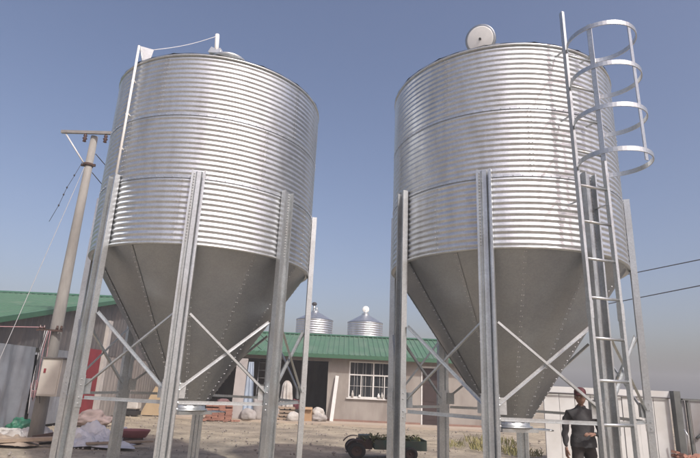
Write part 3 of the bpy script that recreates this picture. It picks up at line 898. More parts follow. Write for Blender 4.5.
def wire(label, pts, r, m_, sag=0.0, group='overhead wires', name='overhead_wire'):
    a, b = Vector(pts[0]), Vector(pts[1])
    n = 24
    mb = MB(); mb.tube([a.lerp(b, i / n) - Vector((0, 0, sag * 4 * (i / n) * (1 - i / n))) for i in range(n + 1)], r, 5)
    return tag(put(name, mb, m_), label, 'wire', group)
wire('pale guy wire running from the pole clamp down past the left shed', ((-7.24, 13.4, 7.0), (-7.19, 10.85, 0.0)), 0.007, mat('galvanised_strand', (0.40, 0.40, 0.40), 0.6), 0.0)
wire('pinkish cable leaving the low arm of the pole to the left', ((-7.40, 13.26, 2.62), (-12.2, 12.4, 2.50)), 0.012, CABLEP, 0.03)
wire('upper thin wire from the pole clamp down behind the left silo', ((-7.05, 13.45, 7.35), (-3.0, 23.6, 2.9)), 0.012, CABLE, 0.15)
wire('lower thin wire from the pole shaft down behind the left silo', ((-7.05, 13.45, 6.8), (-3.6, 23.6, 2.85)), 0.012, CABLE, 0.25)
# stray broken wire with small clips hanging left of the pole top
mb = MB(); pts = [(-7.28, 13.3, 7.05), (-7.40, 13.25, 6.6), (-7.50, 13.2, 6.25), (-7.62, 13.2, 5.75), (-7.78, 13.2, 5.3)]
mb.tube(pts, 0.006, 5)
for (a, b, c_) in ((-7.40, 13.25, 6.62), (-7.50, 13.2, 6.25), (-7.55, 13.2, 6.05), (-7.62, 13.2, 5.75)):
    mb.lathe([(0, -0.04), (0.025, 0), (0, 0.04)], 8, True, Matrix.Translation((a, b, c_)))
tag(put('hanging_wire', mb, CABLE), 'thin broken wire with dark clips dangling left of the pole top', 'wire')
# far pole (behind the right silo) and the two lines running from it to the right
fp = thing('utility_pole', 'far concrete power pole carrying the two lines, hidden behind the right silo', 'utility pole', (12.75, 46, 0))
mb = MB(); mb.tube([(0, 0, -0.3), (0, 0, 9.2)], [0.18, 0.10], 14); put('pole_shaft', mb, CONCRETE, fp)
mb = MB(); mb.box((0, 0, 8.97), (1.5, 0.08, 0.08)); mb.box((0, 0, 6.9), (1.0, 0.08, 0.08)); put('crossarm', mb, RUST, fp)
wire('upper of the two dark power lines at the right picture edge', ((12.9, 46, 9.0), (21.6, 5.0, 7.42)), 0.028, CABLE, 0.0)
wire('lower of the two dark power lines at the right picture edge', ((12.9, 46, 6.88), (21.4, 5.0, 6.95)), 0.028, CABLE, 0.0)

# ---------------------------------------------------------------- white panel wall and grey gate on the right
wl = thing('boundary_wall', 'whitewashed panel wall behind the man at right', 'wall', (0, 0, 0))
W0, W1 = Vector((5.15, 14.2, 0)), Vector((8.22, 13.95, 0))
dv = (W1 - W0).normalized(); ang = math.atan2(dv.y, dv.x)
npan = 8; Lw = (W1 - W0).length
pan = MB(); pw = Lw / npan
pan.span((0.006, -0.03, -0.1), (pw - 0.006, 0.03, 1.60)); pan.span((0.02, -0.045, 1.605), (pw - 0.02, -0.0, 1.62))
pmw = pan.mesh('wall_panel', WALLW)
for i in range(npan):
    o = link('wall_panel', pmw, wl, W0 + dv * pw * i + Vector((0, random.uniform(-0.012, 0.012), 0)), ang)
mb = MB(); mb.span((-0.04, -0.05, 1.625), (Lw + 0.02, 0.05, 1.77)); put('coping', mb, WALLW, wl, W0, ang)
mb = MB(); mb.tube([(0.0, -0.075, 1.60), (Lw, -0.075, 1.60)], 0.018, 6); put('rail', mb, GREYSHEET, wl, W0, ang)
gt = thing('steel_gate', 'dull grey steel gate with posts beside the white wall', 'gate', (0, 0, 0))
GPM = mat('weathered_grey_gate', (0.30, 0.31, 0.325), 0.6, 0.2, var=0.3, scale=2, dirt=(0.20, 0.17, 0.155), dirt_amt=0.6)
DARKP = mat('dark_green_grey_post', (0.13, 0.14, 0.135), 0.6, 0.2, var=0.35, scale=4)
put('gate_post', MB().span((8.24, 13.72, -0.1), (8.40, 13.9, 1.78)), DARKP, gt)
put('gate_post', MB().span((8.52, 13.70, -0.1), (8.58, 13.76, 1.58)), DARKP, gt)
for i in range(6):
    xx = 8.60 + i * 0.62
    put('gate_sheet', MB().span((xx, 13.70 + 0.008 * (i % 2), 0.06), (xx + 0.612, 13.72 + 0.008 * (i % 2), 1.56)), GPM, gt)
put('gate_sheet', MB().span((8.402, 13.78, 0.06), (8.518, 13.80, 1.56)), GPM, gt)
put('top_rail', MB().span((8.41, 13.66, 1.565), (12.3, 13.74, 1.61)), DARKP, gt)
mb = MB(); mb.tube([(9.3, 13.64, 1.42), (8.72, 13.62, 0.78), (8.60, 13.62, 0.70)], 0.035, 8); put('gate_stay', mb, DARKP, gt)
mb = MB(); mb.tube([(8.30, 13.55, 0.0), (8.33, 13.5, 0.75), (8.28, 13.55, 0.9)], 0.02, 6); put('prop_pipe', mb, GALVL, gt)

# ---------------------------------------------------------------- clutter helpers
def blob_mesh(rx, ry, rz, seed, amp=0.3, sub=3, flat=True, sharp=1.5):
    bm = bmesh.new(); bmesh.ops.create_icosphere(bm, subdivisions=sub, radius=1)
    for v in bm.verts:
        d_ = v.co.copy()
        k = 1 + amp * noise.noise(d_ * sharp + Vector((seed, seed * 2.1, 0))) + 0.35 * amp * noise.noise(d_ * sharp * 3 + Vector((seed, 0, seed))) - 0.14 * amp * (1 - abs(noise.noise(d_ * Vector((3.2, 3.2, 2.2)).length * 0.7 + Vector((0, seed, seed))))) ** 6
        v.co = Vector((d_.x * rx * k, d_.y * ry * k, max(d_.z * rz * k, -rz * 0.55 if flat else -9)))
    mn = min(v.co.z for v in bm.verts)
    for v in bm.verts: v.co.z -= mn
    for f_ in bm.faces: f_.smooth = True
    me = bpy.data.meshes.new('blob'); bm.to_mesh(me); bm.free()
    return me
def blob(name, label, cat, loc, size, m_, seed, rz=0, amp=0.3, sharp=1.5, group=None):
    me = blob_mesh(*size, seed, amp, 4, True, sharp); me.name = name; me.materials.append(m_)
    return tag(link(name, me, None, loc, rz), label, cat, group)
def crumpled(name, label, cat, loc, sx, sy, hgt, m_, seed, rz=0, group=None):
    n = 34; vs = []
    for j in range(n + 1):
        for i in range(n + 1):
            u, v = i / n * 2 - 1, j / n * 2 - 1
            edge = max(0, 1 - max(abs(u), abs(v)) ** 3)
            q = Vector((u * sx * 2 + seed, v * sy * 2, seed))
            h = abs(noise.noise(q * 1.1)) * 1.3 + 0.5 * abs(noise.noise(q * 3.1)) + 0.2 * noise.noise(q * 7)
            wob = 1 + 0.18 * noise.noise(Vector((u * 1.5, v * 1.5, seed + 9)))
            vs.append((u * sx * wob, v * sy * wob, 0.01 + hgt * max(h, 0) * (0.15 + edge)))
    w_ = n + 1
    mb = MB().add(vs, [(j * w_ + i, j * w_ + i + 1, (j + 1) * w_ + i + 1, (j + 1) * w_ + i) for j in range(n) for i in range(n)], True)
    return tag(put(name, mb, m_, None, loc, rz), label, cat, group)

# plastic sheets, planks and bags on the ground at the left
crumpled('plastic_sheet', 'crumpled whitish plastic sheet lying behind the left legs', 'plastic sheet', (-6.15, 14.3, 0), 1.05, 0.7, 0.33, FILM, 2.0, 0.3, 'plastic sheets on the ground')
crumpled('plastic_sheet', 'long pale plastic sheet heaped at the pole foot', 'plastic sheet', (-7.25, 13.9, 0), 1.2, 0.45, 0.26, SACK, 5.0, -0.2, 'plastic sheets on the ground')
crumpled('plastic_sheet', 'bluish plastic sheet nearest the camera beside the planks', 'plastic sheet', (-5.5, 13.0, 0), 0.8, 0.35, 0.22, FILM, 8.0, 0.1, 'plastic sheets on the ground')
crumpled('earth_heap', 'low heap of sandy spoil under the pole', 'earth heap', (-8.0, 13.0, 0), 1.3, 0.7, 0.22, mat('sandy_spoil', (0.42, 0.34, 0.26), 0.95, var=0.35, scale=5, bump=0.4), 11.0, 0.0)
blob('green_bag', 'small bright green plastic bag at the foot of the shed', 'bag', (-8.55, 15.1, 0), (0.26, 0.2, 0.24), GREENBAG, 4.2, 0.3, 0.5)
blob('white_rag', 'crumpled white plastic scrap beside the green bag', 'rag', (-8.5, 14.6, 0), (0.3, 0.2, 0.10), SACK, 6.1, 0.1, 0.5)
blob('refuse_bundle', 'pale pinkish bundle lying against the shed behind the left leg', 'bundle', (-7.9, 17.9, 0), (0.6, 0.4, 0.26), mat('pinkish_cloth', (0.30, 0.235, 0.22), 0.9, var=0.3, scale=5), 9.3, 0.1, 0.5)
for i, (a, b, t_, lb) in enumerate((((-8.6, 11.9, 0.05), (-6.3, 12.75, 0.16), 0.10, 'long weathered timber lying towards the pole at lower left'),
                                   ((-7.0, 13.1, 0.12), (-6.3, 13.05, 0.26), 0.12, 'short reddish timber offcut in front of the pole'),
                                   ((-5.6, 12.6, 0.10), (-4.4, 13.4, 0.12), 0.06, 'thin timber batten poking from the plastic sheet'))):
    mb = MB(); mb.prism([(-t_ * 0.4, -t_), (t_ * 0.4, -t_), (t_ * 0.4, t_), (-t_ * 0.4, t_)], a, b, (0, 0, 1))
    tag(bevel(put('timber_plank', mb, RUST if i == 1 else WOOD), 0.008), lb, 'plank', 'planks on the ground')
# red tub on a dark block
tb = thing('red_tub', 'shallow faded red tub on a dark base in the yard', 'tub', (-5.05, 13.9, 0), 0.2)
mb = MB(); mb.lathe([(0, 0.16), (0.26, 0.16), (0.34, 0.30), (0.36, 0.31), (0.355, 0.29), (0.27, 0.13), (0, 0.13)], 24); mb.v = [(v[0] * 1.05, v[1] * 0.7, v[2]) for v in mb.v]; put('basin', mb, PINK, tb)
mb = MB(); mb.box((0, 0, 0.06), (0.42, 0.30, 0.13)); bevel(put('base_block', mb, RUST, tb), 0.01)

# leaning plywood, white sack beside the shed end
mb = MB(); mb.add([(0, 0, 0), (0.85, 0.0, 0), (0.95, 0.28, 0.9), (0.38, 0.34, 1.15), (0, 0.02, 0), (0.85, 0.02, 0), (0.95, 0.30, 0.9), (0.38, 0.36, 1.15)], [(0, 1, 2, 3), (7, 6, 5, 4), (0, 4, 5, 1), (1, 5, 6, 2), (2, 6, 7, 3), (3, 7, 4, 0)])
tag(put('plywood_sheet', mb, PLY, None, (-8.35, 23.3, 0)), 'tan plywood offcut leaning beyond the legs of the left silo', 'plywood')
mb = MB(); mb.box((0, 0, 0.09), (0.62, 0.5, 0.16)); mb.box((0, 0, 0.20), (0.5, 0.4, 0.05))
cr_ = thing('machine_crate', 'small whitish machine on dark skids seen between the left silo legs', 'machine', (-8.6, 23.0, 0))
bevel(put('skid', mb, RUBBER, cr_), 0.01)
mb = MB(); mb.box((0, 0, 0.40), (0.6, 0.45, 0.34)); bevel(put('housing', mb, SACK, cr_), 0.05, 3)

# stack of bricks
bs = thing('brick_stack', 'stack of loose red bricks before the dark opening', 'bricks', (-4.85, 22.2, 0.0), 0.12)
bm_ = MB().box((0, 0, 0), (0.24, 0.115, 0.06)).mesh('brick', BRICK)
for z in range(9):
    for r_ in range(3):
        for k in range(4):
            if z > 6 and random.random() < 0.45: continue
            o = link('brick', bm_, bs, ((k - 1.5) * 0.252 + random.uniform(-0.02, 0.02), (r_ - 1) * 0.125 + random.uniform(-0.012, 0.012), 0.035 + z * 0.064), random.uniform(-0.07, 0.07))
for k in range(7):
    o = link('brick', bm_, bs, (random.uniform(-0.7, 0.75), random.uniform(-0.5, -0.28), 0.032), random.uniform(0, 3))
mb_ = blob('mortar_bag', 'dull reddish sack lying on top of the bricks', 'bag', (-4.75, 22.35, 0.60), (0.30, 0.2, 0.14), mat('dull_red_cloth', (0.20, 0.12, 0.12), 0.9, var=0.3), 3.3)

# boards, film and sacks in front of the opening
def board(name, label, x, y, wd, h, lean, m_, th=0.05, rz=0.0):
    mb = MB(); mb.box((0, 0, h / 2), (wd, th, h))
    o = put(name, mb, m_); o.location = (x, y, 0.055); o.rotation_euler = (-lean, 0, rz); bevel(o, 0.005)
    return tag(o, label, 'board')
board('leaning_slab', 'pale grey slab standing at the left of the dark opening', -4.28, 22.8, 0.46, 2.4, 0.14, mat('pale_grey_slab', (0.42, 0.39, 0.37), 0.85, var=0.2, scale=2), 0.08)
mb = MB(); n = 12; vs = []
for j in range(n + 1):
    t_ = j / n
    for i in range(9):
        u = i / 8 - 0.5
        vs.append((u * (0.22 + 0.36 * (1 - t_)) - 0.05 * t_, 0.10 * math.sin(i * 2.1 + t_ * 2) * (1 - t_ * 0.6) + 0.3 * t_, 2.25 * t_))
mb.add(vs, [(j * 9 + i, j * 9 + i + 1, (j + 1) * 9 + i + 1, (j + 1) * 9 + i) for j in range(n) for i in range(8)], True)
tag(put('draped_film', mb, BLUEFILM, None, (-3.85, 22.75, 0.06)), 'pale blue film draped upright beside the grey slab', 'film')
for i, (x, y, sx, sy, sz, lb) in enumerate(((-3.30, 23.0, 0.42, 0.32, 0.62, 'tall grey sack of debris left of the white draped cloth'), (-3.75, 22.7, 0.34, 0.26, 0.28, 'low grey sack at the foot of the blue film'), (-2.85, 23.2, 0.34, 0.3, 0.45, 'grey sack behind the front right leg of the left silo'))):
    blob('grey_sack', lb, 'sack', (x, y, 0.055), (sx, sy, sz), GREYSACK, 2.7 + i, 0.3 * i, 0.22, 1.4, 'grey sacks by the opening')
mb = MB(); n = 64; rows = 18; vs = []
for j_ in range(rows + 1):
    t_ = j_ / rows
    for k in range(n):
        a = 2 * PI * k / n
        r_ = (0.05 + 0.115 * min(1, t_ * 5) ** 0.5 + 0.05 * t_) * (1 + (0.05 + 0.16 * t_) * math.sin(7 * a + 2.0 * math.sin(a)) + 0.08 * noise.noise(Vector((math.cos(a) * 2, math.sin(a) * 2, t_ * 3))))
        vs.append((r_ * math.sin(a) * 1.15 + 0.03 * t_, -r_ * math.cos(a), 1.62 - 1.08 * t_ + 0.03 * math.sin(3 * a) * t_))
mb.add(vs, [(j_ * n + k, j_ * n + n + k, j_ * n + n + (k + 1) % n, j_ * n + (k + 1) % n) for j_ in range(rows) for k in range(n)] + [tuple(range(n))], True)
tag(put('white_dust_sheet', mb, SACK, None, (-2.36, 23.35, 0.0)), 'white cloth draped over a dark stack in the opening', 'cloth')
tag(put('wooden_post', MB().tube([(-2.36, 23.35, 0.5), (-2.36, 23.35, 1.60)], 0.05, 10), WOOD), 'timber post standing under the white draped cloth', 'post')
mb = MB(); mb.box((-2.36, 23.35, 0.30), (0.7, 0.6, 0.06))
pl_ = thing('pallet', 'dark timber pallet stack under the white draped cloth', 'pallet', (-2.36, 23.4, 0.055))
for z in (0.02, 0.16, 0.30, 0.44):
    for x in (-0.34, -0.11, 0.11, 0.34):
        mb = MB(); mb.box((x, 0, z), (0.16, 0.72, 0.03)); put('slat', mb, WOOD, pl_)
    for y in (-0.3, 0.3):
        mb = MB(); mb.box((0, y, z + 0.05), (0.84, 0.08, 0.07)); put('bearer', mb, WOOD, pl_)
blob('white_sack', 'small white sack on the apron beside the cardboard box', 'sack', (-1.98, 22.9, 0.055), (0.26, 0.20, 0.24), SACK, 1.4, 0.5, 0.22, 1.3, 'white sacks by the opening')
blob('white_sack', 'torn white sack against the wall at the right of the opening', 'sack', (-0.98, 23.5, 0.25), (0.27, 0.20, 0.22), SACK, 5.9, 0.1, 0.25, 1.4, 'white sacks by the opening')
blob('dark_sack', 'dark sack under the torn white sack at the opening', 'sack', (-0.95, 23.45, 0.055), (0.36, 0.3, 0.22), GREYSACK, 8.8, 0.4, 0.3)
blob('maroon_bundle', 'small maroon bundle beside the white draped cloth', 'bundle', (-1.98, 23.6, 0.48), (0.2, 0.18, 0.26), mat('maroon_cloth', (0.15, 0.04, 0.05), 0.9, var=0.3), 4.4, 0, 0.4)
bevel(tag(put('crate_block', MB().box((-1.98, 23.62, 0.27), (0.5, 0.4, 0.42)), INTERIOR), 'dark block under the maroon bundle', 'block'), 0.01)
cb = thing('cardboard_box', 'brown cardboard box on the apron in front of the opening', 'box', (-1.45, 23.3, 0.055), 0.15)
put('box_body', MB().box((0, 0, 0.26), (0.40, 0.36, 0.52)), CARD, cb)
mb = MB(); mb.box((0, -0.25, 0.50), (0.40, 0.16, 0.008), Matrix.Rotation(R(35), 3, 'X')); put('box_flap', mb, CARD, cb)
put('tape', MB().box((0, 0, 0.523), (0.05, 0.362, 0.004)), PLY, cb)
o = tag(bevel(put('white_plank', MB().box((0, 0, 0.94), (0.15, 0.04, 1.88)), WHITE), 0.004), 'white board leaning against the wall left of the window', 'plank')
o.location = (-0.43, 23.62, 0.055); o.rotation_euler = (R(-9), R(5), 0)
# ladder inside the opening
ld = thing('step_ladder', 'thin steel ladder standing in the dark opening', 'ladder', (-3.62, 24.35, 0.06), 0.1)
for x in (-0.17, 0.17):
    mb = MB(); mb.tube([(x, 0, 0), (x * 0.9, 0.35, 2.5)], 0.02, 6); put('rail', mb, GALVL, ld)
for i in range(7):
    z = 0.3 + 0.33 * i; mb = MB(); mb.tube([(-0.168, 0.14 * z, z), (0.168, 0.14 * z, z)], 0.014, 6); put('rung', mb, GALVL, ld)

# ---------------------------------------------------------------- green cart with weeds in front of the window
ct = thing('farm_cart', 'low dark green cart with rusty wheel and weeds below the window', 'cart', (1.0, 13.3, 0), R(4))
ct.scale = (1.0, 1.0, 0.86)
put('cart_bed', MB().span((-0.25, -0.35, 0.24), (0.92, 0.35, 0.30)), CARTGREEN, ct)
for (lo, hi) in (((-0.25, -0.38, 0.24), (0.92, -0.351, 0.47)), ((-0.25, 0.351, 0.24), (0.92, 0.38, 0.47)), ((0.921, -0.38, 0.24), (0.95, 0.38, 0.50))):
    put('side_board', MB().span(lo, hi), CARTGREEN, ct)
put('engine_block', MB().span((-0.62, -0.22, 0.22), (-0.28, 0.22, 0.46)), RUST, ct)
put('engine_cover', MB().span((-0.58, -0.18, 0.462), (-0.34, 0.18, 0.56)), CARTGREEN, ct)
for (x, r_) in ((-0.66, 0.20), (0.55, 0.17)):
    for y in (-0.46, 0.46):
        M_ = Matrix.Translation((x, y, r_)) @ Matrix.Rotation(PI / 2, 4, 'X')
        mb = MB(); mb.lathe([(r_ * 0.62, -0.05), (r_ * 0.95, -0.055), (r_, -0.03), (r_, 0.03), (r_ * 0.95, 0.055), (r_ * 0.62, 0.05)], 28, True, M_); wv = put('wheel', mb, RUBBER, ct)
        mb = MB(); mb.lathe([(0, -0.03), (r_ * 0.15, -0.05), (r_ * 0.2, -0.01), (r_ * 0.62, -0.03), (r_ * 0.62, 0.03), (r_ * 0.2, 0.01), (0, 0.03)], 20, False, M_); put('rim', mb, RUST, wv)
    mb = MB(); mb.tube([(x, -0.44, r_), (x, 0.44, r_)], 0.025, 8); put('axle', mb, RUST, ct)
for y in (-0.46, 0.46):
    vs = []
    for k in range(9):
        a = R(20 + 17 * k)
        for rr in (0.26, 0.272):
            vs += [(-0.66 + rr * math.cos(a), y + e_, 0.22 + rr * math.sin(a)) for e_ in (-0.08, 0.08)]
    fs = [(4 * k + a_, 4 * k + b_, 4 * k + 4 + b_, 4 * k + 4 + a_) for k in range(8) for a_, b_ in ((0, 1), (3, 2), (1, 3), (2, 0))]
    put('mudguard', MB().add(vs, fs), RUST, ct)
def leaves(n, box, size, seed):
    rnd = random.Random(seed); mb = MB()
    for i in range(n):
        p = Vector([rnd.uniform(a, b) for a, b in zip(*box)])
        M = Matrix.Rotation(rnd.uniform(0, 6.3), 3, 'Z') @ Matrix.Rotation(rnd.uniform(-1.2, 0.4), 3, 'X')
        s_ = size * rnd.uniform(0.6, 1.5)
        vs = [p + M @ Vector(v) * s_ for v in ((-0.12, 0, 0), (0.12, 0, 0), (0.2, 0.5, 0.12), (0, 1, 0), (-0.2, 0.5, 0.12))]
        mb.add(vs, [(0, 1, 2, 3, 4)])
    return mb
o = stuff(put('cut_weeds', leaves(600, ((0.45, 13.05, 0.28), (1.85, 13.6, 0.50)), 0.10, 3), WEED)); tag(o, 'cut green weeds heaped in the dark green cart', 'weeds')
# weeds at the foot of the wall and pole
def tufts(spots, seed, hgt=0.3):
    rnd = random.Random(seed); mb = MB()
    for (x, y, n, sp) in spots:
        for i in range(n):
            a = rnd.uniform(0, 6.3); rr = sp * rnd.random() ** 0.5
            p = Vector((x + rr * math.cos(a), y + rr * math.sin(a), 0)); h = hgt * rnd.uniform(0.4, 1.2)
            q = p + Vector((rnd.uniform(-0.15, 0.15), rnd.uniform(-0.15, 0.15), h))
            d_ = Vector((math.cos(a), math.sin(a), 0)) * 0.012
            mid = p.lerp(q, 0.55) + Vector((0, 0, 0.04))
            mb.add([p - d_, p + d_, mid + d_ * 0.8, mid - d_ * 0.8, q], [(0, 1, 2, 3), (3, 2, 4)])
    return mb
o = stuff(put('dry_weeds', tufts([(4.8, 15.0, 120, 0.5), (4.3, 15.8, 160, 0.7), (7.8, 13.5, 40, 0.4), (3.7, 16.5, 150, 0.8), (4.9, 18, 200, 1.0)], 5, 0.2), WEEDD)); tag(o, 'dry yellowish weeds along the white wall', 'weeds')

# low red rubble pile by the gate
rb = thing('rubble_pile', 'little heap of broken red bricks at the foot of the grey gate', 'rubble', (8.1, 13.35, 0))
for i in range(22):
    o = link('brick', bm_, rb, (random.gauss(0, 0.28), random.gauss(0, 0.12), 0.04 + 0.75 * random.random() ** 2 * 0.5), random.uniform(0, 3)); o.rotation_euler = (random.uniform(-.6, .6), random.uniform(-.6, .6), random.uniform(0, 3))

# ---------------------------------------------------------------- the man in the maroon cap
def person(loc, rz):
    root = thing('person', 'man in dark shirt and maroon cap standing behind the right silo legs', 'person', loc, rz)
    # faces local -Y. joints: (x,y,z,rx,ry)
    J = {}
    E_ = []
    def j(n, x, y, z, r, r2=None, par=None):
        J[n] = (len(J), (x, y, z), (r, r2 or r))
        if par: E_.append((J[par][0], J[n][0]))
    j('pelvis', 0, 0.0, 0.90, 0.165, 0.125)
    j('belly', 0, -0.01, 1.04, 0.170, 0.130, 'pelvis')
    j('chest', 0, -0.005, 1.21, 0.185, 0.132, 'belly')
    j('upchest', 0, 0.01, 1.325, 0.140, 0.105, 'chest')
    j('neck0', 0, 0.012, 1.405, 0.072, 0.068, 'upchest')
    j('neck1', 0, -0.005, 1.465, 0.055, 0.058, 'neck0')
    for s_, nm in ((-1, 'r'), (1, 'l')):
        j('sh' + nm, s_ * 0.178, 0.014, 1.315, 0.074, 0.074, 'upchest')
        if s_ < 0:
            j('ua' + nm, s_ * 0.238, 0.015, 1.19, 0.063, 0.063, 'sh' + nm)
            j('el' + nm, s_ * 0.255, 0.005, 1.06, 0.054, 0.054, 'ua' + nm)
            j('fa' + nm, s_ * 0.262, -0.03, 0.93, 0.046, 0.046, 'el' + nm)
            j('wr' + nm, s_ * 0.262, -0.06, 0.83, 0.027, 0.029, 'fa' + nm)
        else:
            j('ua' + nm, s_ * 0.238, 0.015, 1.19, 0.063, 0.063, 'sh' + nm)
            j('el' + nm, s_ * 0.250, 0.0, 1.06, 0.054, 0.054, 'ua' + nm)
            j('fa' + nm, s_ * 0.20, -0.12, 1.03, 0.038, 0.038, 'el' + nm)
            j('wr' + nm, s_ * 0.12, -0.215, 1.045, 0.028, 0.028, 'fa' + nm)
        dy = -0.10 if s_ < 0 else 0.10
        j('hip' + nm, s_ * 0.088, 0.0, 0.84, 0.098, 0.105, 'pelvis')
        j('th' + nm, s_ * 0.100, dy * 0.3, 0.66, 0.096, 0.10, 'hip' + nm)
        j('kn' + nm, s_ * 0.100, dy * 0.6 - 0.02, 0.47, 0.080, 0.085, 'th' + nm)
        j('ca' + nm, s_ * 0.102, dy * 0.9, 0.30, 0.074, 0.078, 'kn' + nm)
        j('an' + nm, s_ * 0.102, dy * 1.1, 0.10, 0.066, 0.070, 'ca' + nm)
    me = bpy.data.meshes.new('body')
    me.from_pydata([v[1] for v in J.values()], E_, [])
    o = bpy.data.objects.new('body', me); COL.objects.link(o)
    sk = o.modifiers.new('skin', 'SKIN'); sk.use_smooth_shade = True
    for d_, v in zip(me.skin_vertices[0].data, J.values()):
        d_.radius = v[2]; d_.use_root = False
    me.skin_vertices[0].data[0].use_root = True
    ss = o.modifiers.new('sub', 'SUBSURF'); ss.levels = 2; ss.render_levels = 2
    dg = bpy.context.evaluated_depsgraph_get(); dg.update()
    bm = bmesh.new(); bm.from_mesh(bpy.data.meshes.new_from_object(o.evaluated_get(dg)))
    bpy.data.objects.remove(o)
    for v in bm.verts:        # cloth folds
        k = 0.020 if v.co.z > 0.15 else 0.0
        q = v.co * 9
        v.co += v.normal * k * noise.noise(Vector((q.x, q.y, q.z * 1.7)))
        if 1.28 < v.co.z < 1.42 and abs(v.co.x) < 0.17: pass
    # head: shaped sphere
    hb = bmesh.new(); bmesh.ops.create_icosphere(hb, subdivisions=4, radius=1)
    for v in hb.verts:
        x, y, z = v.co
        wx = 0.077 * (1 - 0.20 * max(0, -z) ** 1.5); wy = 0.097
        px, py, pz = x * wx, y * wy, z * 0.118
        if y < 0:
            if z < -0.35: py *= 1 - 0.10 * (-z - 0.35)
            fx = math.exp(-(x / 0.16) ** 2)
            py -= 0.024 * fx * math.exp(-((z + 0.16) / 0.17) ** 2)            # nose
            py -= 0.010 * math.exp(-(x / 0.3) ** 2) * math.exp(-((z + 0.52) / 0.09) ** 2)   # lips
            py += 0.006 * math.exp(-(x / 0.4) ** 2) * math.exp(-((z + 0.66) / 0.07) ** 2)
            py -= 0.010 * math.exp(-(x / 0.3) ** 2) * math.exp(-((z + 0.84) / 0.15) ** 2)   # chin
            for s_ in (-1, 1):
                py += 0.013 * math.exp(-((x - s_ * 0.40) / 0.17) ** 2) * math.exp(-((z - 0.05) / 0.12) ** 2)   # eye sockets
            py -= 0.006 * math.exp(-(x / 0.7) ** 2) * math.exp(-((z - 0.22) / 0.10) ** 2)   # brow
        v.co = Vector((px, py - 0.018, pz + 1.565))
    tmp = bpy.data.meshes.new('tmp'); hb.to_mesh(tmp); hb.free(); bm.from_mesh(tmp)
    # ears
    for s_ in (-1, 1):
        eb = bmesh.new(); bmesh.ops.create_icosphere(eb, subdivisions=2, radius=1)
        for v in eb.verts: v.co = Vector((s_ * (0.078 + v.co.x * 0.010), 0.0 + v.co.y * 0.018, 1.562 + v.co.z * 0.032))
        eb.to_mesh(tmp); eb.free(); bm.from_mesh(tmp)
    # hands: palm + five fingers as tapered tubes
    def hand(wr, dirv, palm_n, side):
        mbh = MB(); d_ = Vector(dirv).normalized(); n_ = Vector(palm_n).normalized(); sd_ = d_.cross(n_).normalized() * side
        n_ = sd_.cross(d_).normalized() * (1 if sd_.cross(d_).dot(n_) > 0 else -1)
        wr = Vector(wr)
        mm = []
        rows = [(-0.02, 0.026, 0.020), (0.02, 0.034, 0.019), (0.06, 0.041, 0.016), (0.092, 0.040, 0.013)]
        vs = []
        for (t_, a_, b_) in rows:
            for k in range(12):
                an = 2 * PI * k / 12; vs.append(wr + d_ * t_ + sd_ * a_ * math.cos(an) + n_ * b_ * math.sin(an))
        fs = [(i * 12 + k, i * 12 + (k + 1) % 12, i * 12 + 12 + (k + 1) % 12, i * 12 + 12 + k) for i in range(3) for k in range(12)] + [tuple(36 + k for k in range(12))]
        mbh.add(vs, fs, True)
        for i, (off, ln_) in enumerate(((0.030, 0.066), (0.010, 0.076), (-0.011, 0.070), (-0.030, 0.054))):
            p0 = wr + d_ * 0.082 + sd_ * off
            c1 = p0 + d_ * ln_ * 0.45 + n_ * 0.006; c2 = c1 + d_ * ln_ * 0.30 + n_ * 0.016; c3 = c2 + d_ * ln_ * 0.18 + n_ * 0.018
            mbh.tube([p0, c1, c2, c3], [0.0095, 0.009, 0.008, 0.0065], 8)
        p0 = wr + d_ * 0.022 + sd_ * 0.028
        mbh.tube([p0, p0 + d_ * 0.03 + sd_ * 0.022 + n_ * 0.006, p0 + d_ * 0.056 + sd_ * 0.026 + n_ * 0.014, p0 + d_ * 0.074 + sd_ * 0.022 + n_ * 0.02], [0.013, 0.011, 0.010, 0.007], 8)
        return mbh
    h1 = hand((-0.262, -0.065, 0.81), (0.0, -0.12, -1), (1, 0.3, 0), 1).mesh('h1', None); bm.from_mesh(h1)
    h2 = hand((0.105, -0.228, 1.047), (-0.85, -0.42, 0.05), (0, 0.3, -1), 1).mesh('h2', None); bm.from_mesh(h2)
    me = bpy.data.meshes.new('body')
    for m_ in (SHIRT, TROUSER, SKIN): me.materials.append(m_)
    for f_ in bm.faces:
        c = f_.calc_center_median(); f_.smooth = True
        skin = c.z > 1.435 or (c.x < -0.2 and c.z < 0.845 and c.z > 0.6) or (abs(c.x) < 0.13 and c.y < -0.215 and 0.98 < c.z < 1.12)
        f_.material_index = 2 if skin else (1 if c.z < 0.90 and not (abs(c.x) > 0.205 and c.z > 0.6) else 0)
    bm.to_mesh(me); bm.free()
    link('body', me, root)
    # shirt hem and collar
    mb = MB(); mb.lathe([(0.190, 0.0), (0.192, 0.05), (0.184, 0.12), (0.165, 0.17)], 28); mb.v = [(v[0], v[1] * 0.76, v[2] + 0.845 + 0.008 * math.sin(9 * math.atan2(v[1], v[0]))) for v in mb.v]; put('shirt_hem', mb, SHIRT, root)
    mb = MB(); mb.lathe([(0.074, 0.0), (0.070, 0.025), (0.064, 0.036), (0.060, 0.015)], 24, True, None, 0.25, 2 * PI - 0.25); mb.v = [(v[0], v[1] * 0.95 + 0.004, v[2] + 1.405 + 0.12 * max(0, v[1]) ) for v in mb.v]; put('shirt_collar', mb, SHIRT, root)
    # hair and cap
    mb = MB(); mb.lathe([(0.080, -0.055), (0.084, 0.0), (0.084, 0.03)], 28, True, None, PI * 0.52, PI * 1.48); mb.v = [(v[0], v[1] * 1.2 - 0.012, v[2] + 1.585) for v in mb.v]; put('hair', mb, HAIR, root)
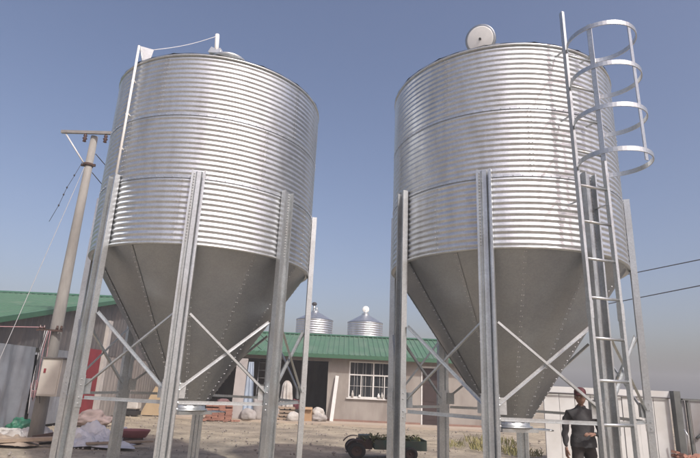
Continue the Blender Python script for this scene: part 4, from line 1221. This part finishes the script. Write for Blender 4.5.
    mb = MB(); mb.lathe([(0.086, 0.0), (0.088, 0.03), (0.082, 0.062), (0.060, 0.090), (0.03, 0.102), (0.0, 0.105)], 32); mb.v = [(v[0], v[1] * 1.19 - 0.012, v[2] + 1.612) for v in mb.v]
    cap = put('cap', mb, CAPR, root)
    mb = MB(); vs = []
    n = 14
    for i in range(n + 1):
        a = -R(62) + R(124) * i / n
        x, y = 0.086 * math.sin(a), -0.102 * math.cos(a) - 0.012
        l_ = 0.07 * math.cos(a * 1.2) ** 0.6 if math.cos(a * 1.2) > 0 else 0
        vs += [(x, y, 1.622), (x * 1.02, y - l_, 1.606 - 0.25 * x * x / 0.086)]
    vs += [(v[0], v[1], v[2] - 0.006) for v in vs]
    q = 2 * (n + 1)
    mb.add(vs, [(2 * i, 2 * i + 2, 2 * i + 3, 2 * i + 1) for i in range(n)] + [(q + 2 * i + 1, q + 2 * i + 3, q + 2 * i + 2, q + 2 * i) for i in range(n)] + [(2 * i + 1, 2 * i + 3, q + 2 * i + 3, q + 2 * i + 1) for i in range(n)], True)
    put('brim', mb, CAPR, cap)
    for s_ in (-1, 1):
        mb = MB(); mb.lathe([(0, -0.011), (0.008, -0.008), (0.0115, 0), (0.008, 0.008), (0, 0.011)], 12); mb.v = [(v[0] + s_ * 0.031, v[1] - 0.094, v[2] + 1.571) for v in mb.v]; e_ = put('eye', mb, EYEW, root)
        mb = MB(); mb.lathe([(0, -0.005), (0.005, 0), (0, 0.005)], 10); mb.v = [(v[0] + s_ * 0.031, v[1] - 0.1035, v[2] + 1.571) for v in mb.v]; put('iris', mb, HAIR, e_)
        dy = -0.11 if s_ < 0 else 0.11
        bmx = bmesh.new(); bmesh.ops.create_icosphere(bmx, subdivisions=3, radius=1)
        for v in bmx.verts:
            x, y, z = v.co
            v.co = Vector((s_ * 0.104 + x * (0.046 + 0.006 * -y), dy - 0.06 + y * 0.135, max(0.0, 0.045 + z * (0.055 + 0.02 * y))))
        for f_ in bmx.faces: f_.smooth = True
        me = bpy.data.meshes.new('shoe'); bmx.to_mesh(me); bmx.free(); me.materials.append(SHOE); link('shoe', me, root)
    return root
pr = person((3.70, 8.62, 0.0), R(-12))

# ---------------------------------------------------------------- the hazy air
mb = MB(); mb.span((-150, -60, -1.0), (150, 220, 10.4))
hz = bpy.data.materials.new('haze'); hz.use_nodes = True
hz.node_tree.nodes.clear()
pv = hz.node_tree.nodes.new('ShaderNodeVolumePrincipled')
pv.inputs['Color'].default_value = (0.88, 0.91, 0.94, 1)
pv.inputs['Density'].default_value = 0.0030
pv.inputs['Anisotropy'].default_value = 0.0
om = hz.node_tree.nodes.new('ShaderNodeOutputMaterial')
hz.node_tree.links.new(pv.outputs[0], om.inputs['Volume'])
o = stuff(put('haze', mb, hz)); tag(o, 'thin grey haze filling the air over the yard', 'haze')
